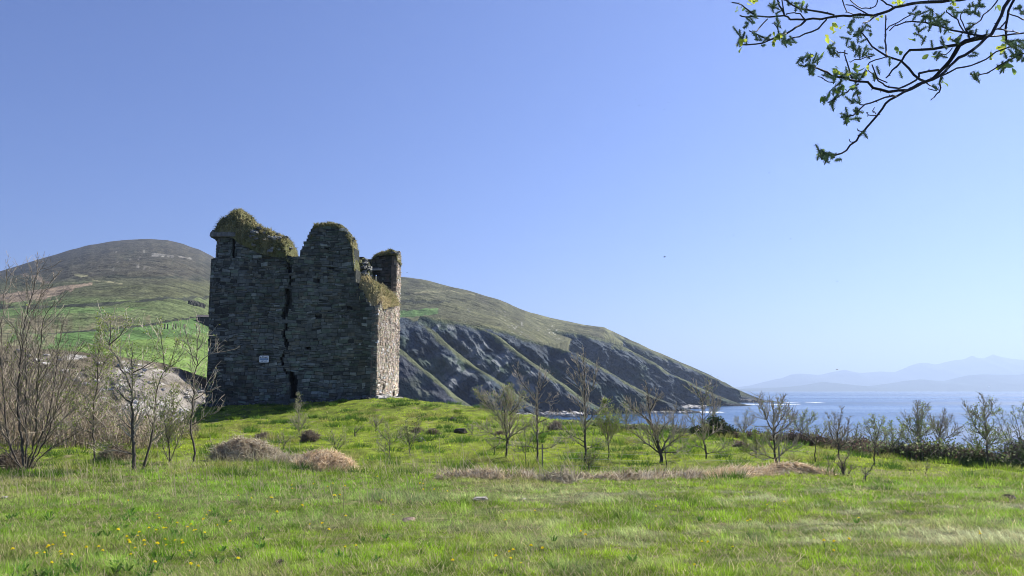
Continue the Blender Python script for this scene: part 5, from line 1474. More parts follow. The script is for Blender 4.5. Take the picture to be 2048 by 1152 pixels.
hedge('bramble_hedge', [(1100, 848), (1180, 853), (1250, 858), (1330, 864), (1400, 872)], 'low olive scrub fringing the meadow brow in the middle', 30, [5, 9, 12, 12, 14], HGR + BRN, [(0.16, 0.13, 0.09)], 93)

# scrub behind the left trees
rg = np.random.default_rng(94)
cbuf, lb = Buf(), Buf()
for i in range(6600):
    pxx = rg.uniform(-330, 405); D = rg.uniform(25, 42)
    x = (pxx - 1024) / F * D
    if pxx > 330 and D < 32: continue
    z = gz(np.array([x]), np.array([D]))[0]
    zt = zat(np.interp(pxx, [-330, 0, 140, 250, 330, 400], [692, 708, 748, 805, 835, 850]) + rg.exponential(30), D)
    zt = max(min(zt, z + 3.6), z + 0.35)
    if rg.random() < 0.5: zt = z + (zt - z) * rg.uniform(0.3, 0.9)
    c = np.array([x, D, z - 0.05]); dirn = unit(np.array([rg.normal(0, 1), rg.normal(0, 1), 0])); hh = zt - z
    p3 = resample(np.array([c, c + [0, 0, hh * 0.6] + dirn * 0.15 * hh, c + [0, 0, hh] + dirn * 0.4 * hh]), 0.3)
    col = np.array([(0.22, 0.165, 0.11), (0.30, 0.245, 0.17), (0.12, 0.095, 0.07)][rg.integers(0, 3)]) * rg.uniform(0.6, 1.3)
    tube(cbuf, p3, np.linspace(0.012, 0.006, len(p3)), 3, col)
    for _ in range(2):
        j = rg.integers(1, len(p3)); d3 = unit(rg.normal(0, 0.7, 3) + [0, 0, 0.6]); L3 = rg.uniform(0.2, 0.6)
        tube(cbuf, np.array([p3[j], p3[j] + d3 * L3 * 0.5, p3[j] + d3 * L3 + rg.normal(0, 0.05, 3)]), [0.007, 0.006, 0.004], 3, col * 1.2)
    if rg.random() < 0.7:
        leaf_quads(lb, p3[rg.integers(1, len(p3), 5)] + rg.normal(0, 0.12, (5, 3)), 0.08, rg, [(0.20, 0.24, 0.07), (0.26, 0.25, 0.11), (0.19, 0.15, 0.09)])
sroot = empty('scrub', [-20, 33, -0.5]); tag(sroot, 'brown tangle of leafless scrub behind the left trees', 'scrub', kind='stuff')
cbuf.build('canes', M_twig, sroot, origin=(-20, 33, -0.5)); lb.build('foliage', M_leaf, sroot, origin=(-20, 33, -0.5))

# ------------------------------------------------------------------ hay heaps and raked rows
def hay(name, spine, widths, heights, label, cat, n, cols, seed, fluff=0.24, lean=None, stems=0):
    rg = np.random.default_rng(seed)
    W = np.array([hit(*q) for q in spine]); org = W.mean(0)
    root = empty(name, org); tag(root, label, cat)
    m_ = 60; s = np.linspace(0, 1, m_); sk = np.linspace(0, 1, len(W))
    C = np.stack([np.interp(s, sk, W[:, k]) for k in range(3)], 1)
    wd = np.interp(s, np.linspace(0, 1, len(widths)), widths); hh = np.interp(s, np.linspace(0, 1, len(heights)), heights)
    if name == 'hay_heap':
        hh = hh * (1.05 + 0.5 * n2(C[:, 0], C[:, 1], 1.8, 3, seed)); wd = wd * (1.0 + 0.4 * n2(C[:, 0], C[:, 1], 1.5, 2, seed + 1))
    if name == 'hay_row':
        hh = 0.66 * hh * np.clip(0.34 + 1.2 * n2(C[:, 0], C[:, 1], 1.3, 2, seed), 0.06, 1); wd = wd * (0.55 + 0.6 * n2(C[:, 0], C[:, 1], 0.9, 2, seed + 1))
    a = np.linspace(0, math.pi, 20)
    tg = np.gradient(C, axis=0); tg[:, 2] = 0; tg /= np.linalg.norm(tg, axis=1, keepdims=True)
    nr = np.stack([-tg[:, 1], tg[:, 0], 0 * tg[:, 0]], 1)
    V = C[:, None] + nr[:, None] * (np.cos(a)[None, :, None] * wd[:, None, None]) + np.array([0, 0, 1.0]) * (np.sin(a)[None, :, None] ** 1.2 * hh[:, None, None])
    nzv = fbm(V.reshape(-1, 3) * 3.0, 4, seed).reshape(V.shape[:2])
    V += (nzv * np.maximum(0.05, hh[:, None] * 0.35))[..., None] * np.array([0.5, 0.5, 1.0])
    V[..., 2] -= 0.04
    dk = np.array(cols[0]) * 0.85
    b = Buf(); b.add(V.reshape(-1, 3), grid_faces(m_, 20), None, dk)
    b.build('heap', M_hay, root, smooth=True, origin=org)
    i = rg.integers(0, m_ - 1, n); j = rg.integers(0, 19, n)
    u, v = rg.random((n, 1)), rg.random((n, 1))
    p = V[i, j] + (V[i + 1, j] - V[i, j]) * u + (V[i, j + 1] - V[i, j]) * v
    out = p - (C[i] + np.array([0, 0, -0.1])); out /= np.linalg.norm(out, axis=1, keepdims=True)
    base_dir = rg.normal(0, 1, (n, 3))
    if lean is not None:
        base_dir = base_dir * 0.5 + np.asarray(lean)
    d = base_dir - out * (base_dir * out).sum(1, keepdims=True) + out * (0.25 + 0.45 * rg.random((n, 1)))
    d /= np.linalg.norm(d, axis=1, keepdims=True)
    L_ = fluff * (0.4 + 1.0 * rg.random((n, 1)))
    mid = p + d * L_ * 0.5 + out * 0.01; tip = mid + (d - out * 0.55 + rg.normal(0, 0.2, (n, 3))) * L_ * 0.5
    sd = np.cross(d, out + rg.normal(0, 0.3, (n, 3))); sd /= np.linalg.norm(sd, axis=1, keepdims=True) + 1e-9
    hw = 0.005 + 0.005 * rg.random((n, 1))
    BV = np.stack([p - sd * hw, p + sd * hw, mid + sd * hw, mid - sd * hw, tip], 1).reshape(-1, 3)
    k5 = np.arange(n)[:, None] * 5
    cc = np.array(cols)[rg.integers(0, len(cols), n)] * (0.6 + 0.8 * rg.random((n, 1)))
    b = Buf(); b.add(BV, k5 + np.array([[0, 1, 2, 3]]), k5 + np.array([[3, 2, 4]]), np.repeat(cc, 5, 0))
    for q in range(stems):
        k = rg.integers(0, m_); p0 = C[k] + nr[k] * rg.uniform(-1.1, 0.5) * wd[k]
        dd = unit(np.array([rg.normal(-0.15, 0.35), rg.normal(0, 0.3), 1.0])); hL = rg.uniform(0.4, 0.95)
        tube(b, np.array([p0, p0 + dd * hL * 0.5, p0 + dd * hL + np.array([rg.normal(0, 0.08), 0, -0.03])]), [0.005, 0.004, 0.003], 3, np.array([0.40, 0.35, 0.25]) * rg.uniform(0.7, 1.2))
    b.build('straw', M_straw, root, origin=org)


GREY = [(0.42, 0.35, 0.25), (0.52, 0.45, 0.33), (0.28, 0.21, 0.14), (0.58, 0.52, 0.42)]
TAN = [(0.66, 0.51, 0.33), (0.74, 0.60, 0.42), (0.50, 0.37, 0.23), (0.62, 0.53, 0.39)]
hay('hay_heap', [(436, 921), (475, 922), (520, 921), (562, 920)], [0.35, 0.55, 0.5, 0.28], [0.42, 0.66, 0.46, 0.12], 'large grey brown hay heap with dead stalks standing through it', 'hay heap', 5200, GREY, 101, stems=70)
hay('hay_heap', [(562, 926), (590, 928), (612, 930)], [0.3, 0.34, 0.3], [0.12, 0.2, 0.18], 'low flattened hay between the grey and the tan heap', 'hay heap', 1700, GREY, 102, stems=8)
hay('hay_heap', [(598, 935), (632, 938), (664, 941), (697, 944)], [0.3, 0.5, 0.46, 0.16], [0.12, 0.42, 0.30, 0.05], 'smaller bright tan hay heap sloping down to the right', 'hay heap', 4200, TAN, 103, lean=(0.7, -0.4, 0.1))
hay('hay_row', [(880, 957), (930, 957), (985, 958), (1030, 958), (1062, 957)], [0.25, 0.3, 0.4, 0.45, 0.25], [0.06, 0.10, 0.26, 0.26, 0.12], 'raked grey hay row at the foot of the leftmost middle tree', 'hay row', 3600, GREY + TAN[:1], 104, stems=20)
hay('hay_row', [(1095, 964), (1120, 966), (1150, 964)], [0.25, 0.3, 0.2], [0.05, 0.12, 0.06], 'small scatter of bleached stalks in the gap between hay rows', 'hay row', 700, [(0.45, 0.4, 0.3), (0.35, 0.3, 0.22)], 105, fluff=0.4, stems=6)
hay('hay_row', [(1148, 958), (1200, 960), (1260, 958), (1320, 958), (1370, 958), (1400, 958)], [0.3, 0.3, 0.3, 0.4, 0.4, 0.3], [0.14, 0.14, 0.16, 0.26, 0.3, 0.2], 'long raked hay row below the vase shaped tree', 'hay row', 6200, GREY + TAN[3:], 106, lean=(0.5, -0.5, 0.1), stems=14)
hay('hay_row', [(1398, 958), (1440, 955), (1480, 952), (1530, 950), (1580, 948), (1630, 948), (1662, 948)], [0.35, 0.4, 0.45, 0.4, 0.45, 0.3, 0.15], [0.2, 0.26, 0.36, 0.28, 0.36, 0.2, 0.06], 'bright tan combed hay row around the foot of the dark stemmed tree', 'hay row', 7000, TAN + GREY[3:], 107, lean=(0.8, -0.5, 0.1), stems=6)
GH = 'small dry clumps on the mound'
for i, (q, r_, lab) in enumerate((((620, 884), 0.5, 'rounded dry clump on the mound behind the tan hay heap'), ((528, 876), 0.35, 'flat dry clump on the slope above the grey hay heap'), ((836, 868), 0.32, 'small grey clump behind the dark green sapling'),
                                  ((866, 872), 0.3, 'low pale clump by the rightmost stones of the mound'), ((1112, 862), 0.5, 'dark tussock between two bare middle trees'), ((1486, 897), 0.4, 'dark dead clump left of the round shrub'), ((230, 922), 0.55, 'dead bracken around the foot of the straight stemmed tree'),
                                  ((20, 940), 0.6, 'tan grass around the foot of the many stemmed tree'), ((1000, 872), 0.3, 'small dark clump behind the leftmost middle tree'))):
    c = hit(*q)
    hay('dry_clump', [(q[0] - r_ / c[1] * F * 0.7, q[1]), q, (q[0] + r_ / c[1] * F * 0.7, q[1])], [r_ * 0.35, r_ * 0.6, r_ * 0.3], [r_ * 0.3, r_ * 0.8, r_ * 0.25], lab, 'dry clump', 900, [(0.22, 0.17, 0.12), (0.30, 0.25, 0.18), (0.13, 0.10, 0.07)], 120 + i, fluff=0.26, stems=4)

# ------------------------------------------------------------------ stones lying in the grass
for i, (q, r_, lab) in enumerate((((960, 1003), 0.10, 'flat pale stone lying in the middle of the foreground grass'), ((1047, 999), 0.055, 'small upright whitish stone right of the flat pale one'), ((818, 1045), 0.07, 'pinkish stone half sunk in the grass'),
                                  ((921, 868), 0.22, 'dark stone on the mound above the hay row'), ((843, 884), 0.14, 'pale rounded stone beside the dry clumps'), ((905, 842), 0.25, 'dark stone near the crest of the mound'), ((2018, 1000), 0.07, 'dark lump standing in for a dark hole at the right edge of the grass'),  # dark lump at the right edge stands in for a hole
                                  ((560, 1130), 0.045, 'brown bare clod at the bottom of the grass'), ((8, 1000), 0.035, 'pale stone at the left edge of the grass'))):
    c = hit(*q); b = Buf()
    col = (0.30, 0.28, 0.25) if 'pal' in lab or 'whit' in lab else ((0.36, 0.26, 0.2) if 'pink' in lab else (0.07, 0.06, 0.045))
    fl_ = 0.35 if 'flat' in lab else (1.2 if 'upright' in lab else 0.7)
    rock_mesh(b, [0, 0, r_ * fl_ * 0.5], np.array([1.3, 0.9, fl_]) * r_, np.array(col), 800 + i)
    o = b.build('stone', M_rock); o.location = c; tag(o, lab, 'stone')

# ------------------------------------------------------------------ wire fence strands
fen = empty('wire_fence', hit(1340, 940)); tag(fen, 'three faint strands of fence wire stretched between the middle trees', 'fence')
fo = np.array(fen.location)
e0, e1 = hit(1085, 945), hit(1560, 948)
for hpx_ in (12, 25, 36):
    b = Buf(); h_ = hpx_ / F * fo[1]
    s = np.linspace(0, 1, 20)[:, None]
    pp = e0 + (e1 - e0) * s; pp[:, 2] += h_ - 0.05 * np.sin(np.pi * s[:, 0]) ** 2
    tube(b, pp, 0.0016, 4, np.array([0.55, 0.56, 0.56])); b.build('wire', M_wire, fen, origin=fo)
for e in (e0, e1):
    b = Buf(); tube(b, np.array([e - [0, 0, 0.2], e + [0, 0, 0.3], e + [0, 0, 0.62]]), [0.018, 0.017, 0.016], 6, np.array([0.2, 0.19, 0.17])); b.build('post', M_bark, fen, origin=fo)

# ------------------------------------------------------------------ dandelions
b = Buf()
tube(b, np.array([[0, 0, 0], [0.004, 0, 0.05], [0, 0.003, 0.10]]), [0.0025, 0.0025, 0.003], 4, np.array([0.16, 0.2, 0.07]))
rg = np.random.default_rng(5)
for ring, (r_, n_, zz) in enumerate(((0.019, 16, 0.100), (0.014, 13, 0.106), (0.008, 9, 0.110))):
    for q in range(n_):
        a = (q + 0.5 * ring) / n_ * 2 * math.pi; w_ = 0.0042
        ca, sa_ = math.cos(a), math.sin(a)
        b.add(np.array([[0.002 * ca, 0.002 * sa_, zz - 0.003], [r_ * 0.6 * ca - w_ * sa_, r_ * 0.6 * sa_ + w_ * ca, zz + 0.003], [r_ * ca, r_ * sa_, zz + 0.002], [r_ * 0.6 * ca + w_ * sa_, r_ * 0.6 * sa_ - w_ * ca, zz + 0.003]]),
              [[0, 1, 2, 3]], None, np.array([0.90, 0.76, 0.02]))
proto = b.build('dandelion', M_petal)
tag(proto, 'yellow dandelion flower open in the foreground grass', 'flower', 'dandelions in the grass')
DAND = [(27, 1115), (76, 1117), (86, 1120), (97, 1112), (104, 1107), (105, 1101), (118, 1075), (124, 1082), (124, 1118), (128, 1119), (133, 1120), (174, 1116), (196, 1112), (200, 1114), (226, 1080), (246, 1100), (256, 1104), (258, 1094),
        (261, 1124), (272, 1087), (272, 1107), (276, 1073), (284, 1078), (285, 1101), (293, 1104), (296, 1070), (308, 1104), (310, 1067), (316, 1045), (316, 1034), (324, 1070), (326, 1092), (330, 1066), (338, 1106), (350, 1060), (355, 1096),
        (368, 1105), (368, 1100), (374, 1064), (374, 1115), (388, 1062), (390, 1071), (394, 1069), (404, 1079), (419, 1028), (411, 1034), (414, 1046), (436, 1062), (460, 1055), (480, 1000), (502, 1002), (537, 1002), (541, 1008), (550, 1036), (580, 974),
        (586, 974), (580, 985), (598, 1020), (625, 1056), (629, 975), (648, 1058), (649, 1080), (660, 979), (663, 978), (660, 1000), (664, 1000), (675, 1002), (684, 980), (685, 1112), (690, 1047), (726, 962), (757, 962), (767, 1007), (789, 1037), (96, 1148), (304, 1144), (378, 1138), (386, 1151),
        (470, 1142), (716, 1106), (252, 1011), (846, 974), (850, 975), (842, 990), (874, 990), (892, 992), (1072, 1032), (1088, 1100), (1062, 1110), (1030, 1118), (1026, 1121), (1166, 1081), (1174, 1088), (1308, 1023), (1405, 1095), (1430, 1101), (1466, 1108), (1500, 1052), (1504, 1051),
        (1538, 1020), (1566, 1014), (1652, 1108), (1662, 1117), (1680, 1106), (1690, 1087), (1955, 1075), (1966, 1087), (1045, 1144), (1016, 1140), (1398, 1150), (1000, 1138), (1012, 1050), (906, 1146), (1720, 1046)]
for i, q in enumerate(DAND):
    o = proto if i == 0 else proto.copy()
    if i: COL.objects.link(o)
    c = hit(q[0], q[1] + 6, 5.0, 30.0)
    o.location = c + np.array([0, 0, 0.015]); s = random.uniform(0.75, 1.12)
    o.scale = (s, s, s * random.uniform(0.9, 1.15)); o.rotation_euler = (random.uniform(-0.35, 0.35) + 0.25, random.uniform(-0.3, 0.3), random.random() * 6.28)

# ------------------------------------------------------------------ birds
b = Buf()
tube(b, np.array([[0, -0.16, 0], [0, -0.12, 0.012], [0, -0.02, 0.0], [0, 0.1, 0], [0, 0.2, 0.005]]), [0.008, 0.028, 0.036, 0.02, 0.012], 7, np.array([0.02, 0.02, 0.022]))
for s in (-1, 1):
    b.add(np.array([[0, -0.06, 0.02], [s * 0.14, -0.09, 0.07], [s * 0.30, -0.02, 0.03], [s * 0.15, 0.03, 0.06], [0, 0.06, 0.02], [s * 0.14, -0.09, 0.06], [s * 0.15, 0.03, 0.05]]), [[0, 1, 3, 4]], [[1, 2, 3]], np.array([0.02, 0.02, 0.022]))
bp_ = b.build('bird', M_dark)
BIRDS = [(1329, 514, 120, 'largest dark bird in the sky, above the headland slope'), (1467, 472, 210, 'small bird, left of two level ones right of the largest'), (1581, 478, 190, 'small bird, right of two level ones right of the largest'), (1538, 346, 230, 'small bird alone in mid sky below the branch tip'),
         (1674, 563, 200, 'small bird low in the sky right of the others'), (1674, 739, 150, 'dark bird just above the far mountains'), (1278, 211, 330, 'tiny bird, lower of the left pair high in the sky'), (1271, 199, 380, 'tiny bird, upper of the left pair high in the sky'),
         (1338, 205, 330, 'tiny bird in the middle of the high flock'), (1328, 219, 380, 'tiny bird, lowest of the high flock'), (1365, 205, 380, 'tiny bird, rightmost of the high flock'), (814, 545, 300, 'tiny bird over the hill just right of the castle')]
for i, (x, y, d, lab) in enumerate(BIRDS):
    o = bp_ if i == 0 else bp_.copy()
    if i: COL.objects.link(o)
    o.scale = (1.5,) * 3; o.location = P(x, y, d); o.rotation_euler = (random.uniform(-0.2, 0.2), random.uniform(-0.4, 0.4), random.uniform(0.6, 2.4))
    tag(o, lab, 'bird', 'birds flying over the bay')

# ------------------------------------------------------------------ overhanging willow, top right
LIMBS = [  # photo polylines with the distance at start/end and start/end radius in photo pixels
    ([(2110, -60), (2060, -40), (2021, -6), (2003, 30), (1988, 57), (1973, 75), (1943, 100), (1916, 115), (1901, 133), (1877, 154), (1852, 164), (1822, 178), (1792, 193), (1771, 208), (1756, 229), (1735, 253), (1720, 272), (1702, 290), (1680, 306), (1659, 311), (1638, 312)], 2.9, 2.6, 8.0, 1.3),
    ([(1973, 73), (1943, 80), (1919, 90), (1901, 121), (1883, 142), (1862, 158), (1835, 170), (1813, 181)], 2.88, 2.95, 5, 2.4),
    ([(1919, 89), (1867, 98), (1819, 101), (1804, 121), (1786, 142), (1771, 157)], 2.88, 3.0, 3, 1.3),
    ([(1877, 140), (1840, 146), (1831, 160), (1807, 173), (1786, 177), (1770, 172), (1760, 160), (1744, 130)], 2.85, 2.7, 2.3, 1.2),
    ([(1813, 181), (1762, 181), (1732, 166), (1702, 160), (1671, 151), (1653, 145), (1635, 137), (1611, 130)], 2.75, 2.6, 2.8, 1.4),
    ([(1852, 164), (1828, 151), (1804, 121), (1774, 112), (1744, 91), (1723, 63)], 2.8, 2.9, 2.6, 1.3),
    ([(1774, 112), (1771, 81), (1773, 30)], 2.9, 3.1, 1.7, 1.4),
    ([(2120, -75), (2010, -22), (1935, -2), (1901, 1), (1843, 5), (1813, 9), (1789, 17), (1762, 28), (1732, 31), (1700, 31), (1671, 33), (1641, 38), (1611, 39), (1581, 39), (1569, 30), (1539, 34), (1493, 33), (1478, 32)], 3.2, 3.1, 9.0, 1.2),
    ([(1569, 30), (1560, 12), (1552, -6)], 3.1, 3.1, 1.8, 1.5),
    ([(1569, 30), (1566, 15), (1563, -8)], 3.1, 3.15, 1.4, 1.2),
    ([(1668, 30), (1641, 24), (1599, 15), (1572, 1), (1560, -8)], 3.12, 3.0, 2, 1.4),
    ([(1611, 40), (1600, 28), (1588, 25), (1572, 27)], 3.1, 3.1, 1.4, 1),
    ([(1611, 41), (1592, 55), (1575, 66), (1562, 72), (1540, 80), (1510, 88), (1481, 90)], 3.1, 2.95, 2.2, 1.2),
    ([(1653, 39), (1635, 57), (1610, 68), (1587, 76), (1570, 82)], 3.12, 3.0, 1.8, 1.2),
    ([(1575, 67), (1555, 72), (1536, 78), (1515, 70), (1498, 62)], 3.05, 2.95, 1.3, 1.0),
    ([(1535, 38), (1520, 55), (1505, 66)], 3.1, 3.0, 1.3, 1.0),
    ([(1513, 33), (1497, 20), (1484, 10), (1466, 3)], 3.1, 3.0, 1.5, 1.1),
    ([(1792, 193), (1780, 193), (1755, 202), (1729, 210), (1711, 223), (1695, 235)], 2.68, 2.6, 1.9, 1.1),
    ([(1717, 168), (1700, 180), (1683, 190), (1656, 205)], 2.7, 2.6, 1.5, 1.1),
    ([(1729, 210), (1715, 205), (1708, 203)], 2.64, 2.6, 1.2, 0.9),
    ([(1973, 73), (2010, 70), (2060, 64)], 2.88, 2.9, 1.7, 1.6),
    ([(2050, -30), (2024, 6), (2015, 39), (2012, 75), (2014, 86)], 2.95, 2.9, 2.8, 1.6),
    ([(2014, 40), (2000, 55), (1985, 64)], 2.9, 2.88, 1.6, 1.3),
    ([(1885, 151), (1913, 137), (1943, 130), (1973, 118), (1994, 105), (2048, 90)], 2.8, 2.7, 1.7, 1.2),
    ([(1940, 149), (1973, 148), (2003, 130), (2025, 116), (2060, 104)], 2.75, 2.7, 1.1, 1.6),
    ([(1883, 151), (1880, 178), (1872, 188), (1864, 198)], 2.8, 2.75, 1.8, 1.0),
    ([(1852, 165), (1864, 174), (1872, 180), (1858, 176)], 2.8, 2.8, 1.2, 0.9),
    ([(1705, 158), (1700, 140), (1695, 121), (1689, 100)], 2.72, 2.7, 1.6, 1.1),
    ([(1695, 108), (1685, 106), (1672, 104)], 2.7, 2.68, 1.1, 0.9),
    ([(1973, 73), (1925, 65), (1883, 54), (1850, 45), (1822, 42), (1798, 47), (1780, 62)], 2.88, 2.95, 2.0, 1.2),
    ([(1773, 60), (1785, 50), (1798, 44), (1822, 30)], 3.0, 3.0, 1.2, 1.1),
    ([(1927, 62), (1915, 40), (1900, 28), (1893, 20)], 2.9, 2.95, 1.3, 1.0),
    ([(1943, 52), (1960, 38), (1975, 22), (1990, 10), (2000, -10)], 2.9, 3.0, 1.3, 1.5),
    ([(1912, 78), (1930, 64), (1945, 50)], 2.9, 2.9, 1.1, 1.1),
    ([(1941, 80), (1935, 65), (1925, 45), (1920, 30)], 2.9, 2.9, 1.2, 1.0),
    ([(1683, -6), (1695, 24), (1720, 27)], 3.1, 3.1, 1.2, 1.0),
    ([(1695, -6), (1715, 12), (1732, 18), (1750, 12), (1756, 2)], 3.1, 3.1, 1.1, 1.2),
    ([(1740, 31), (1716, 18), (1690, 8)], 3.1, 3.1, 1.3, 1.0),
    ([(1789, 17), (1775, 8), (1757, -3)], 3.15, 3.15, 1.6, 1.3),
    ([(1755, 31), (1740, 40), (1727, 48)], 3.1, 3.05, 1.6, 1.1),
    ([(1994, 58), (2015, 60), (2040, 66)], 2.9, 2.9, 1.2, 1.2),
    ([(1744, 113), (1720, 118), (1700, 124)], 2.85, 2.8, 1.1, 0.9),
    ([(1774, 113), (1750, 120), (1735, 132), (1748, 150), (1775, 166)], 2.85, 2.8, 1.2, 1.2),
    ([(1875, 112), (1892, 108), (1905, 95)], 2.88, 2.88, 1.0, 1.0),
    ([(1755, 230), (1742, 232), (1734, 226)], 2.65, 2.62, 1.0, 0.8),
    ([(1752, 228), (1745, 220), (1750, 214)], 2.65, 2.62, 0.9, 0.7),
    ([(1728, 262), (1718, 262), (1715, 258)], 2.62, 2.6, 1.0, 0.8),
    ([(1712, 283), (1702, 284), (1699, 280)], 2.61, 2.6, 1.0, 0.7),
    ([(1560, 82), (1555, 60), (1548, 45)], 3.0, 3.0, 1.0, 0.9),
    ([(2016, 26), (2035, 34), (2060, 44)], 2.92, 2.95, 1.3, 1.3),
    ([(1668, 165), (1650, 160), (1636, 150)], 2.68, 2.66, 1.0, 0.8),
]
tx_, ty_ = 5.0, 3.5
tgz = float(gz(np.array([tx_]), np.array([ty_]))[0])
willow = empty('willow_tree', (tx_, ty_, tgz))
tag(willow, 'overhanging willow boughs with spiky catkins and fresh leaves at the top right', 'tree')
worg = np.array([tx_, ty_, tgz])
DKB = np.array([0.030, 0.026, 0.026])
tb = Buf()
topb = np.array([4.75, 3.4, 3.3])
tube(tb, resample(np.array([[tx_, ty_, tgz - 0.2], [tx_ + 0.03, ty_, 1.0], [tx_ - 0.06, ty_ - 0.02, 2.1], [4.87, 3.45, 2.8], topb, [4.95, 3.6, 4.4], [4.85, 3.8, 5.5]]), 0.15),
     np.linspace(0.17, 0.045, len(resample(np.array([[tx_, ty_, tgz - 0.2], [tx_ + 0.03, ty_, 1.0], [tx_ - 0.06, ty_ - 0.02, 2.1], [4.87, 3.45, 2.8], topb, [4.95, 3.6, 4.4], [4.85, 3.8, 5.5]]), 0.15))), 10, DKB * 1.6)
tb.build('trunk', M_bark, willow, smooth=True, origin=worg)
LP = []
for li, (pts, d0, d1, r0, r1) in enumerate(LIMBS):
    n = len(pts); dd = np.linspace(d0, d1, n)
    W = np.array([P(x, y, d) for (x, y), d in zip(pts, dd)])
    if li in (0, 7):
        W = np.concatenate([[np.array([4.85, 3.45, 2.75 + 0.3 * (li == 7)]), np.array([3.4, 3.3, 3.35 + 0.15 * (li == 7)])], W])
    rp = resample(W, 0.035)
    rg_ = np.random.default_rng(li)
    kn = rg_.normal(0, 0.0022, rp.shape); kn[0] = 0; rp = rp + kn
    rr_ = np.linspace(r0, r1, len(rp)) / F * d0 * (1 + 0.16 * rg_.random(len(rp)))
    b = Buf(); tube(b, rp, np.maximum(rr_, 0.0014), 7 if r0 > 2.5 else 5, DKB * rg_.uniform(0.85, 1.3))
    for q in range(int(len(rp) * 0.5)):      # buds and spurs
        j = rg_.integers(1, len(rp)); v = unit(rg_.normal(0, 1, 3))
        tube(b, np.array([rp[j], rp[j] + v * (rr_[j] + 0.003), rp[j] + v * (rr_[j] + 0.006)]), [0.0022, 0.0016, 0.0004], 4, DKB * 1.4)
    b.build('bough' if r0 > 2.5 else 'twig', M_bark if r0 > 2.5 else M_twig, willow, origin=worg)
    for (x, y), d in zip(pts, dd): LP.append((x, y, d))
LPA = np.array(LP)


def dep_at(x, y):
    return LPA[np.argmin((LPA[:, 0] - x) ** 2 + (LPA[:, 1] - y) ** 2), 2]


def catkin(buf, p, d, L_, rg_):
    d = unit(d); r1 = unit(np.cross(d, [0.2, 0.9, 0.31])); r2 = np.cross(d, r1)
    tube(buf, np.array([p, p + d * L_ * 0.5, p + d * L_]), [0.0018, 0.0022, 0.0012], 4, np.array([0.11, 0.15, 0.07]))
    n = int(36 * L_ / 0.045)
    for k in range(n):
        s = 0.12 + 0.88 * k / n; a = k * 2.4
        o = r1 * math.cos(a) + r2 * math.sin(a)
        q0 = p + d * L_ * s; sp_ = 0.0128 * (0.75 + 0.4 * rg_.random()) * (1 - 0.35 * s)
        tip = q0 + o * sp_ + d * sp_ * 0.55
        t1 = np.cross(o, d) * 0.0019; t2 = d * 0.0019
        base_ = q0 + o * 0.0018
        buf.add(np.array([base_ + t1, base_ - t1 * 0.5 + t2 * 0.8, base_ - t1 * 0.5 - t2 * 0.8, tip]), None, [[0, 1, 3], [1, 2, 3], [2, 0, 3]],
                np.array([0.26, 0.34, 0.21]) * rg_.uniform(0.6, 1.5))


def wleaf(buf, p, d, L_, rg_, bright):
    d = unit(d); s = unit(np.cross(d, rg_.normal(0, 1, 3))); nrm = np.cross(s, d)
    ts = np.array([0, 0.25, 0.55, 0.8, 1.0]); wv = np.array([0.06, 0.20, 0.30, 0.24, 0.0]) * L_
    mid = p + d * (ts * L_)[:, None] + nrm * (0.12 * L_ * np.sin(ts * 2.2))[:, None]
    ed = nrm * (wv * 0.35)[:, None]
    V = np.concatenate([mid, mid + s * wv[:, None] + ed, mid - s * wv[:, None] + ed])
    f = [[i, i + 1, 5 + i + 1, 5 + i] for i in range(4)] + [[i, 10 + i, 10 + i + 1, i + 1] for i in range(4)]
    c = (np.array([0.50, 0.56, 0.08]) if bright else np.array([0.24, 0.34, 0.09])) * rg_.uniform(0.8, 1.25)
    buf.add(V, f, None, c)


CAT = [(1489, 62, 3), (1486, 78, 3), (1495, 45, 3), (1500, 20, 3), (1513, 28, 1), (1516, 70, 3), (1514, 44, 1), (1534, 72, 1), (1541, 8, 3), (1552, 12, 3), (1571, 10, 2), (1559, 44, 3), (1566, 68, 3), (1574, 86, 3), (1580, 74, 3), (1527, 84, 2), (1601, 10, 3), (1612, 6, 2),
       (1700, 52, 3), (1708, 40, 3), (1714, 60, 3), (1726, 56, 3), (1745, 60, 2), (1692, 66, 2), (1668, 93, 3), (1660, 100, 2), (1706, 86, 3), (1716, 98, 4), (1728, 103, 3), (1722, 78, 2), (1741, 108, 2), (1759, 94, 1), (1607, 116, 4), (1617, 128, 4), (1630, 116, 3), (1625, 134, 3),
       (1652, 148, 2), (1668, 152, 3), (1682, 156, 3), (1692, 148, 3), (1710, 148, 3), (1722, 142, 2), (1736, 150, 2), (1755, 146, 2), (1662, 205, 3), (1652, 200, 2), (1668, 184, 3), (1686, 181, 2), (1712, 182, 3), (1706, 192, 3), (1708, 219, 3), (1693, 233, 3), (1713, 231, 2), (1689, 224, 2), (1732, 271, 1), (1717, 258, 1),
       (1641, 306, 4), (1648, 314, 3), (1660, 302, 2), (1677, 303, 2), (1831, 22, 3), (1842, 30, 3), (1853, 26, 3), (1864, 20, 3), (1874, 32, 3), (1862, 44, 3), (1880, 40, 3), (1893, 42, 3), (1906, 24, 3), (1900, 58, 2), (1930, 16, 3), (1942, 10, 3), (1952, 18, 3), (1962, 8, 3), (1936, 48, 3), (1940, 66, 3), (1912, 76, 3), (1873, 92, 2), (1886, 84, 2), (1877, 110, 3), (1846, 70, 2), (1836, 58, 3), (1970, 62, 1), (1787, 124, 1), (1806, 140, 1),
       (2024, 80, 4), (2036, 92, 4), (2028, 104, 4), (2042, 110, 3), (2012, 112, 3), (2046, 84, 3), (2000, 132, 3), (1950, 152, 3), (1876, 166, 2), (2042, 12, 3), (1948, 96, 2)]
rgw = np.random.default_rng(55)
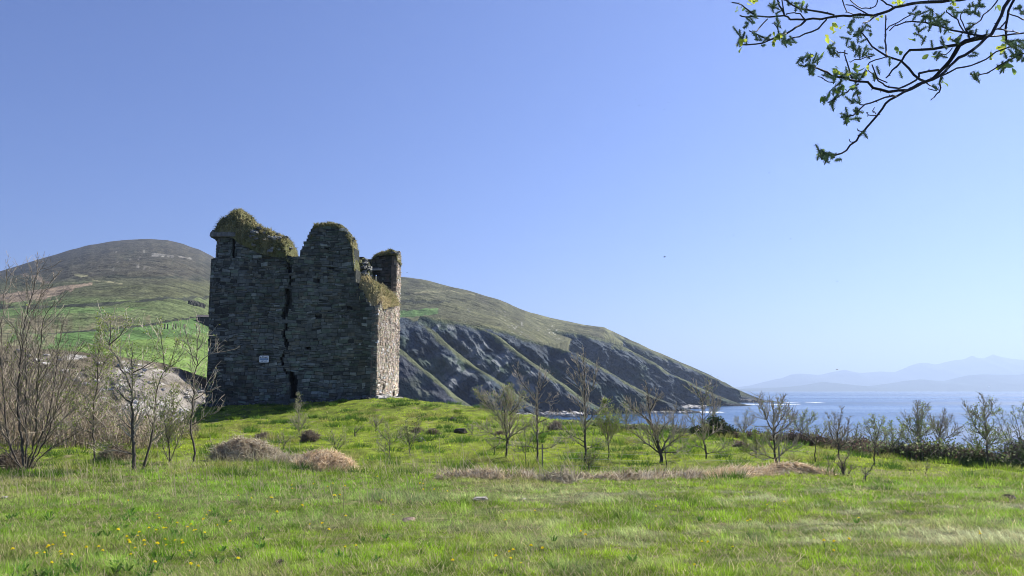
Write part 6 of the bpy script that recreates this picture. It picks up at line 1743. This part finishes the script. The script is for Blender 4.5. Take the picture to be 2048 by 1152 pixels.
for (x, y, n_) in CAT:
    d = dep_at(x, y) + rgw.uniform(-0.06, 0.06); b = Buf()
    for k in range(n_ + (1 if n_ > 2 else 0)):
        p = P(x + rgw.normal(0, 5), y + rgw.normal(0, 5) + 4, d + rgw.normal(0, 0.02))
        dv = np.array([rgw.normal(0, 0.7), rgw.normal(0, 0.5), rgw.normal(0.35, 0.75)])
        catkin(b, p - unit(dv) * 0.018, dv, rgw.uniform(0.028, 0.050), rgw)
    b.build('catkin_cluster', M_leaf, willow, origin=worg)
LEAFC = [(1480, 22, 4, 0), (1481, 90, 4, 1), (1505, 8, 5, 1), (1513, 2, 3, 1), (1548, 76, 3, 0), (1553, 70, 3, 1), (1600, 14, 4, 0), (1679, 52, 5, 1), (1668, 62, 3, 1), (1657, 82, 3, 1), (1650, 102, 2, 0), (1611, 112, 2, 1), (1676, 138, 4, 0), (1681, 146, 3, 1), (1713, 134, 4, 0), (1733, 138, 3, 1),
         (1646, 204, 4, 0), (1667, 176, 2, 1), (1690, 178, 4, 0), (1793, 8, 5, 1), (1803, 6, 3, 1), (1754, 36, 3, 1), (1903, 10, 5, 0), (1910, 14, 3, 1), (1911, 72, 3, 1), (1797, 104, 3, 0), (1830, 74, 3, 0), (1855, 112, 2, 0), (2012, 82, 5, 0), (2014, 92, 4, 1), (2006, 102, 3, 0), (1979, 108, 3, 1), (2005, 133, 3, 1), (2030, 132, 2, 0), (1885, 163, 2, 0), (1990, 22, 2, 0), (1640, 308, 2, 0), (1694, 236, 2, 0)]
for (x, y, n_, br) in LEAFC:
    d = dep_at(x, y) + rgw.uniform(-0.05, 0.05); b = Buf(); p = P(x, y, d)
    for k in range(n_):
        wleaf(b, p + rgw.normal(0, 0.006, 3), np.array([rgw.normal(-0.1, 0.8), rgw.normal(0, 0.6), rgw.normal(0.25, 0.7)]), rgw.uniform(0.020, 0.034), rgw, br)
    b.build('leaf_cluster', M_leaf, willow, origin=worg)

# ------------------------------------------------------------------ air
hm, nt, out = new_mat('bay_haze')
pv = N(nt, 'ShaderNodeVolumePrincipled')
pv.inputs['Color'].default_value = (0.48, 0.62, 0.88, 1)
pv.inputs['Density'].default_value = 1.0e-4
pv.inputs['Anisotropy'].default_value = 0.35
nt.links.new(pv.outputs[0], out.inputs['Volume'])
b = Buf(); box(b, [0, 12800, 520], [44000, 27600, 2 * (520 - (SEA - 6))])
hz = b.build('haze', hm); tag(hz, 'pale sea haze over the bay', 'haze', kind='stuff')

# ------------------------------------------------------------------ light, sky, camera
AZ, EL = math.radians(51), math.radians(42)
world = bpy.data.worlds.new('World'); scene.world = world; world.use_nodes = True
nt = world.node_tree
sky = nt.nodes.new('ShaderNodeTexSky'); sky.sky_type = 'NISHITA'; sky.sun_disc = False
sky.sun_elevation = EL; sky.sun_rotation = AZ; sky.altitude = 0; sky.air_density = 1.0; sky.dust_density = 0.3; sky.ozone_density = 4.0
bg = [n for n in nt.nodes if n.type == 'BACKGROUND'][0]
bg.inputs['Strength'].default_value = 0.05
wb = nt.nodes.new('ShaderNodeMix'); wb.data_type = 'RGBA'; wb.blend_type = 'MULTIPLY'; wb.inputs[0].default_value = 1.0; wb.inputs[7].default_value = (0.80, 0.87, 1.32, 1)
nt.links.new(sky.outputs[0], wb.inputs[6]); nt.links.new(wb.outputs[2], bg.inputs['Color'])
sl_ = bpy.data.lights.new('sun', 'SUN'); sl_.energy = 5.0; sl_.angle = math.radians(0.53); sl_.color = (1.0, 0.95, 0.86)
so = bpy.data.objects.new('sun', sl_); COL.objects.link(so)
dirv = Vector((math.sin(AZ) * math.cos(EL), math.cos(AZ) * math.cos(EL), math.sin(EL)))
so.rotation_euler = dirv.to_track_quat('Z', 'Y').to_euler(); so.location = (40, 10, 60)

cam = bpy.data.cameras.new('camera'); cam.sensor_width = 36; cam.lens = F / 2048 * 36
cam.clip_start = 0.05; cam.clip_end = 60000
co = bpy.data.objects.new('camera', cam); COL.objects.link(co)
co.location = EYE; co.rotation_euler = (math.pi / 2 + PITCH, 0, 0)
scene.camera = co
scene.view_settings.view_transform = 'Standard'; scene.view_settings.look = 'None'
scene.view_settings.exposure = 1.05; scene.view_settings.gamma = 1.0
scene.cycles.max_bounces = 6; scene.cycles.diffuse_bounces = 3; scene.cycles.transparent_max_bounces = 8; scene.cycles.volume_bounces = 0
scene.cycles.use_denoising = True
scene.cycles.filter_width = 1.0
scene.cycles.use_adaptive_sampling = True; scene.cycles.adaptive_threshold = 0.005
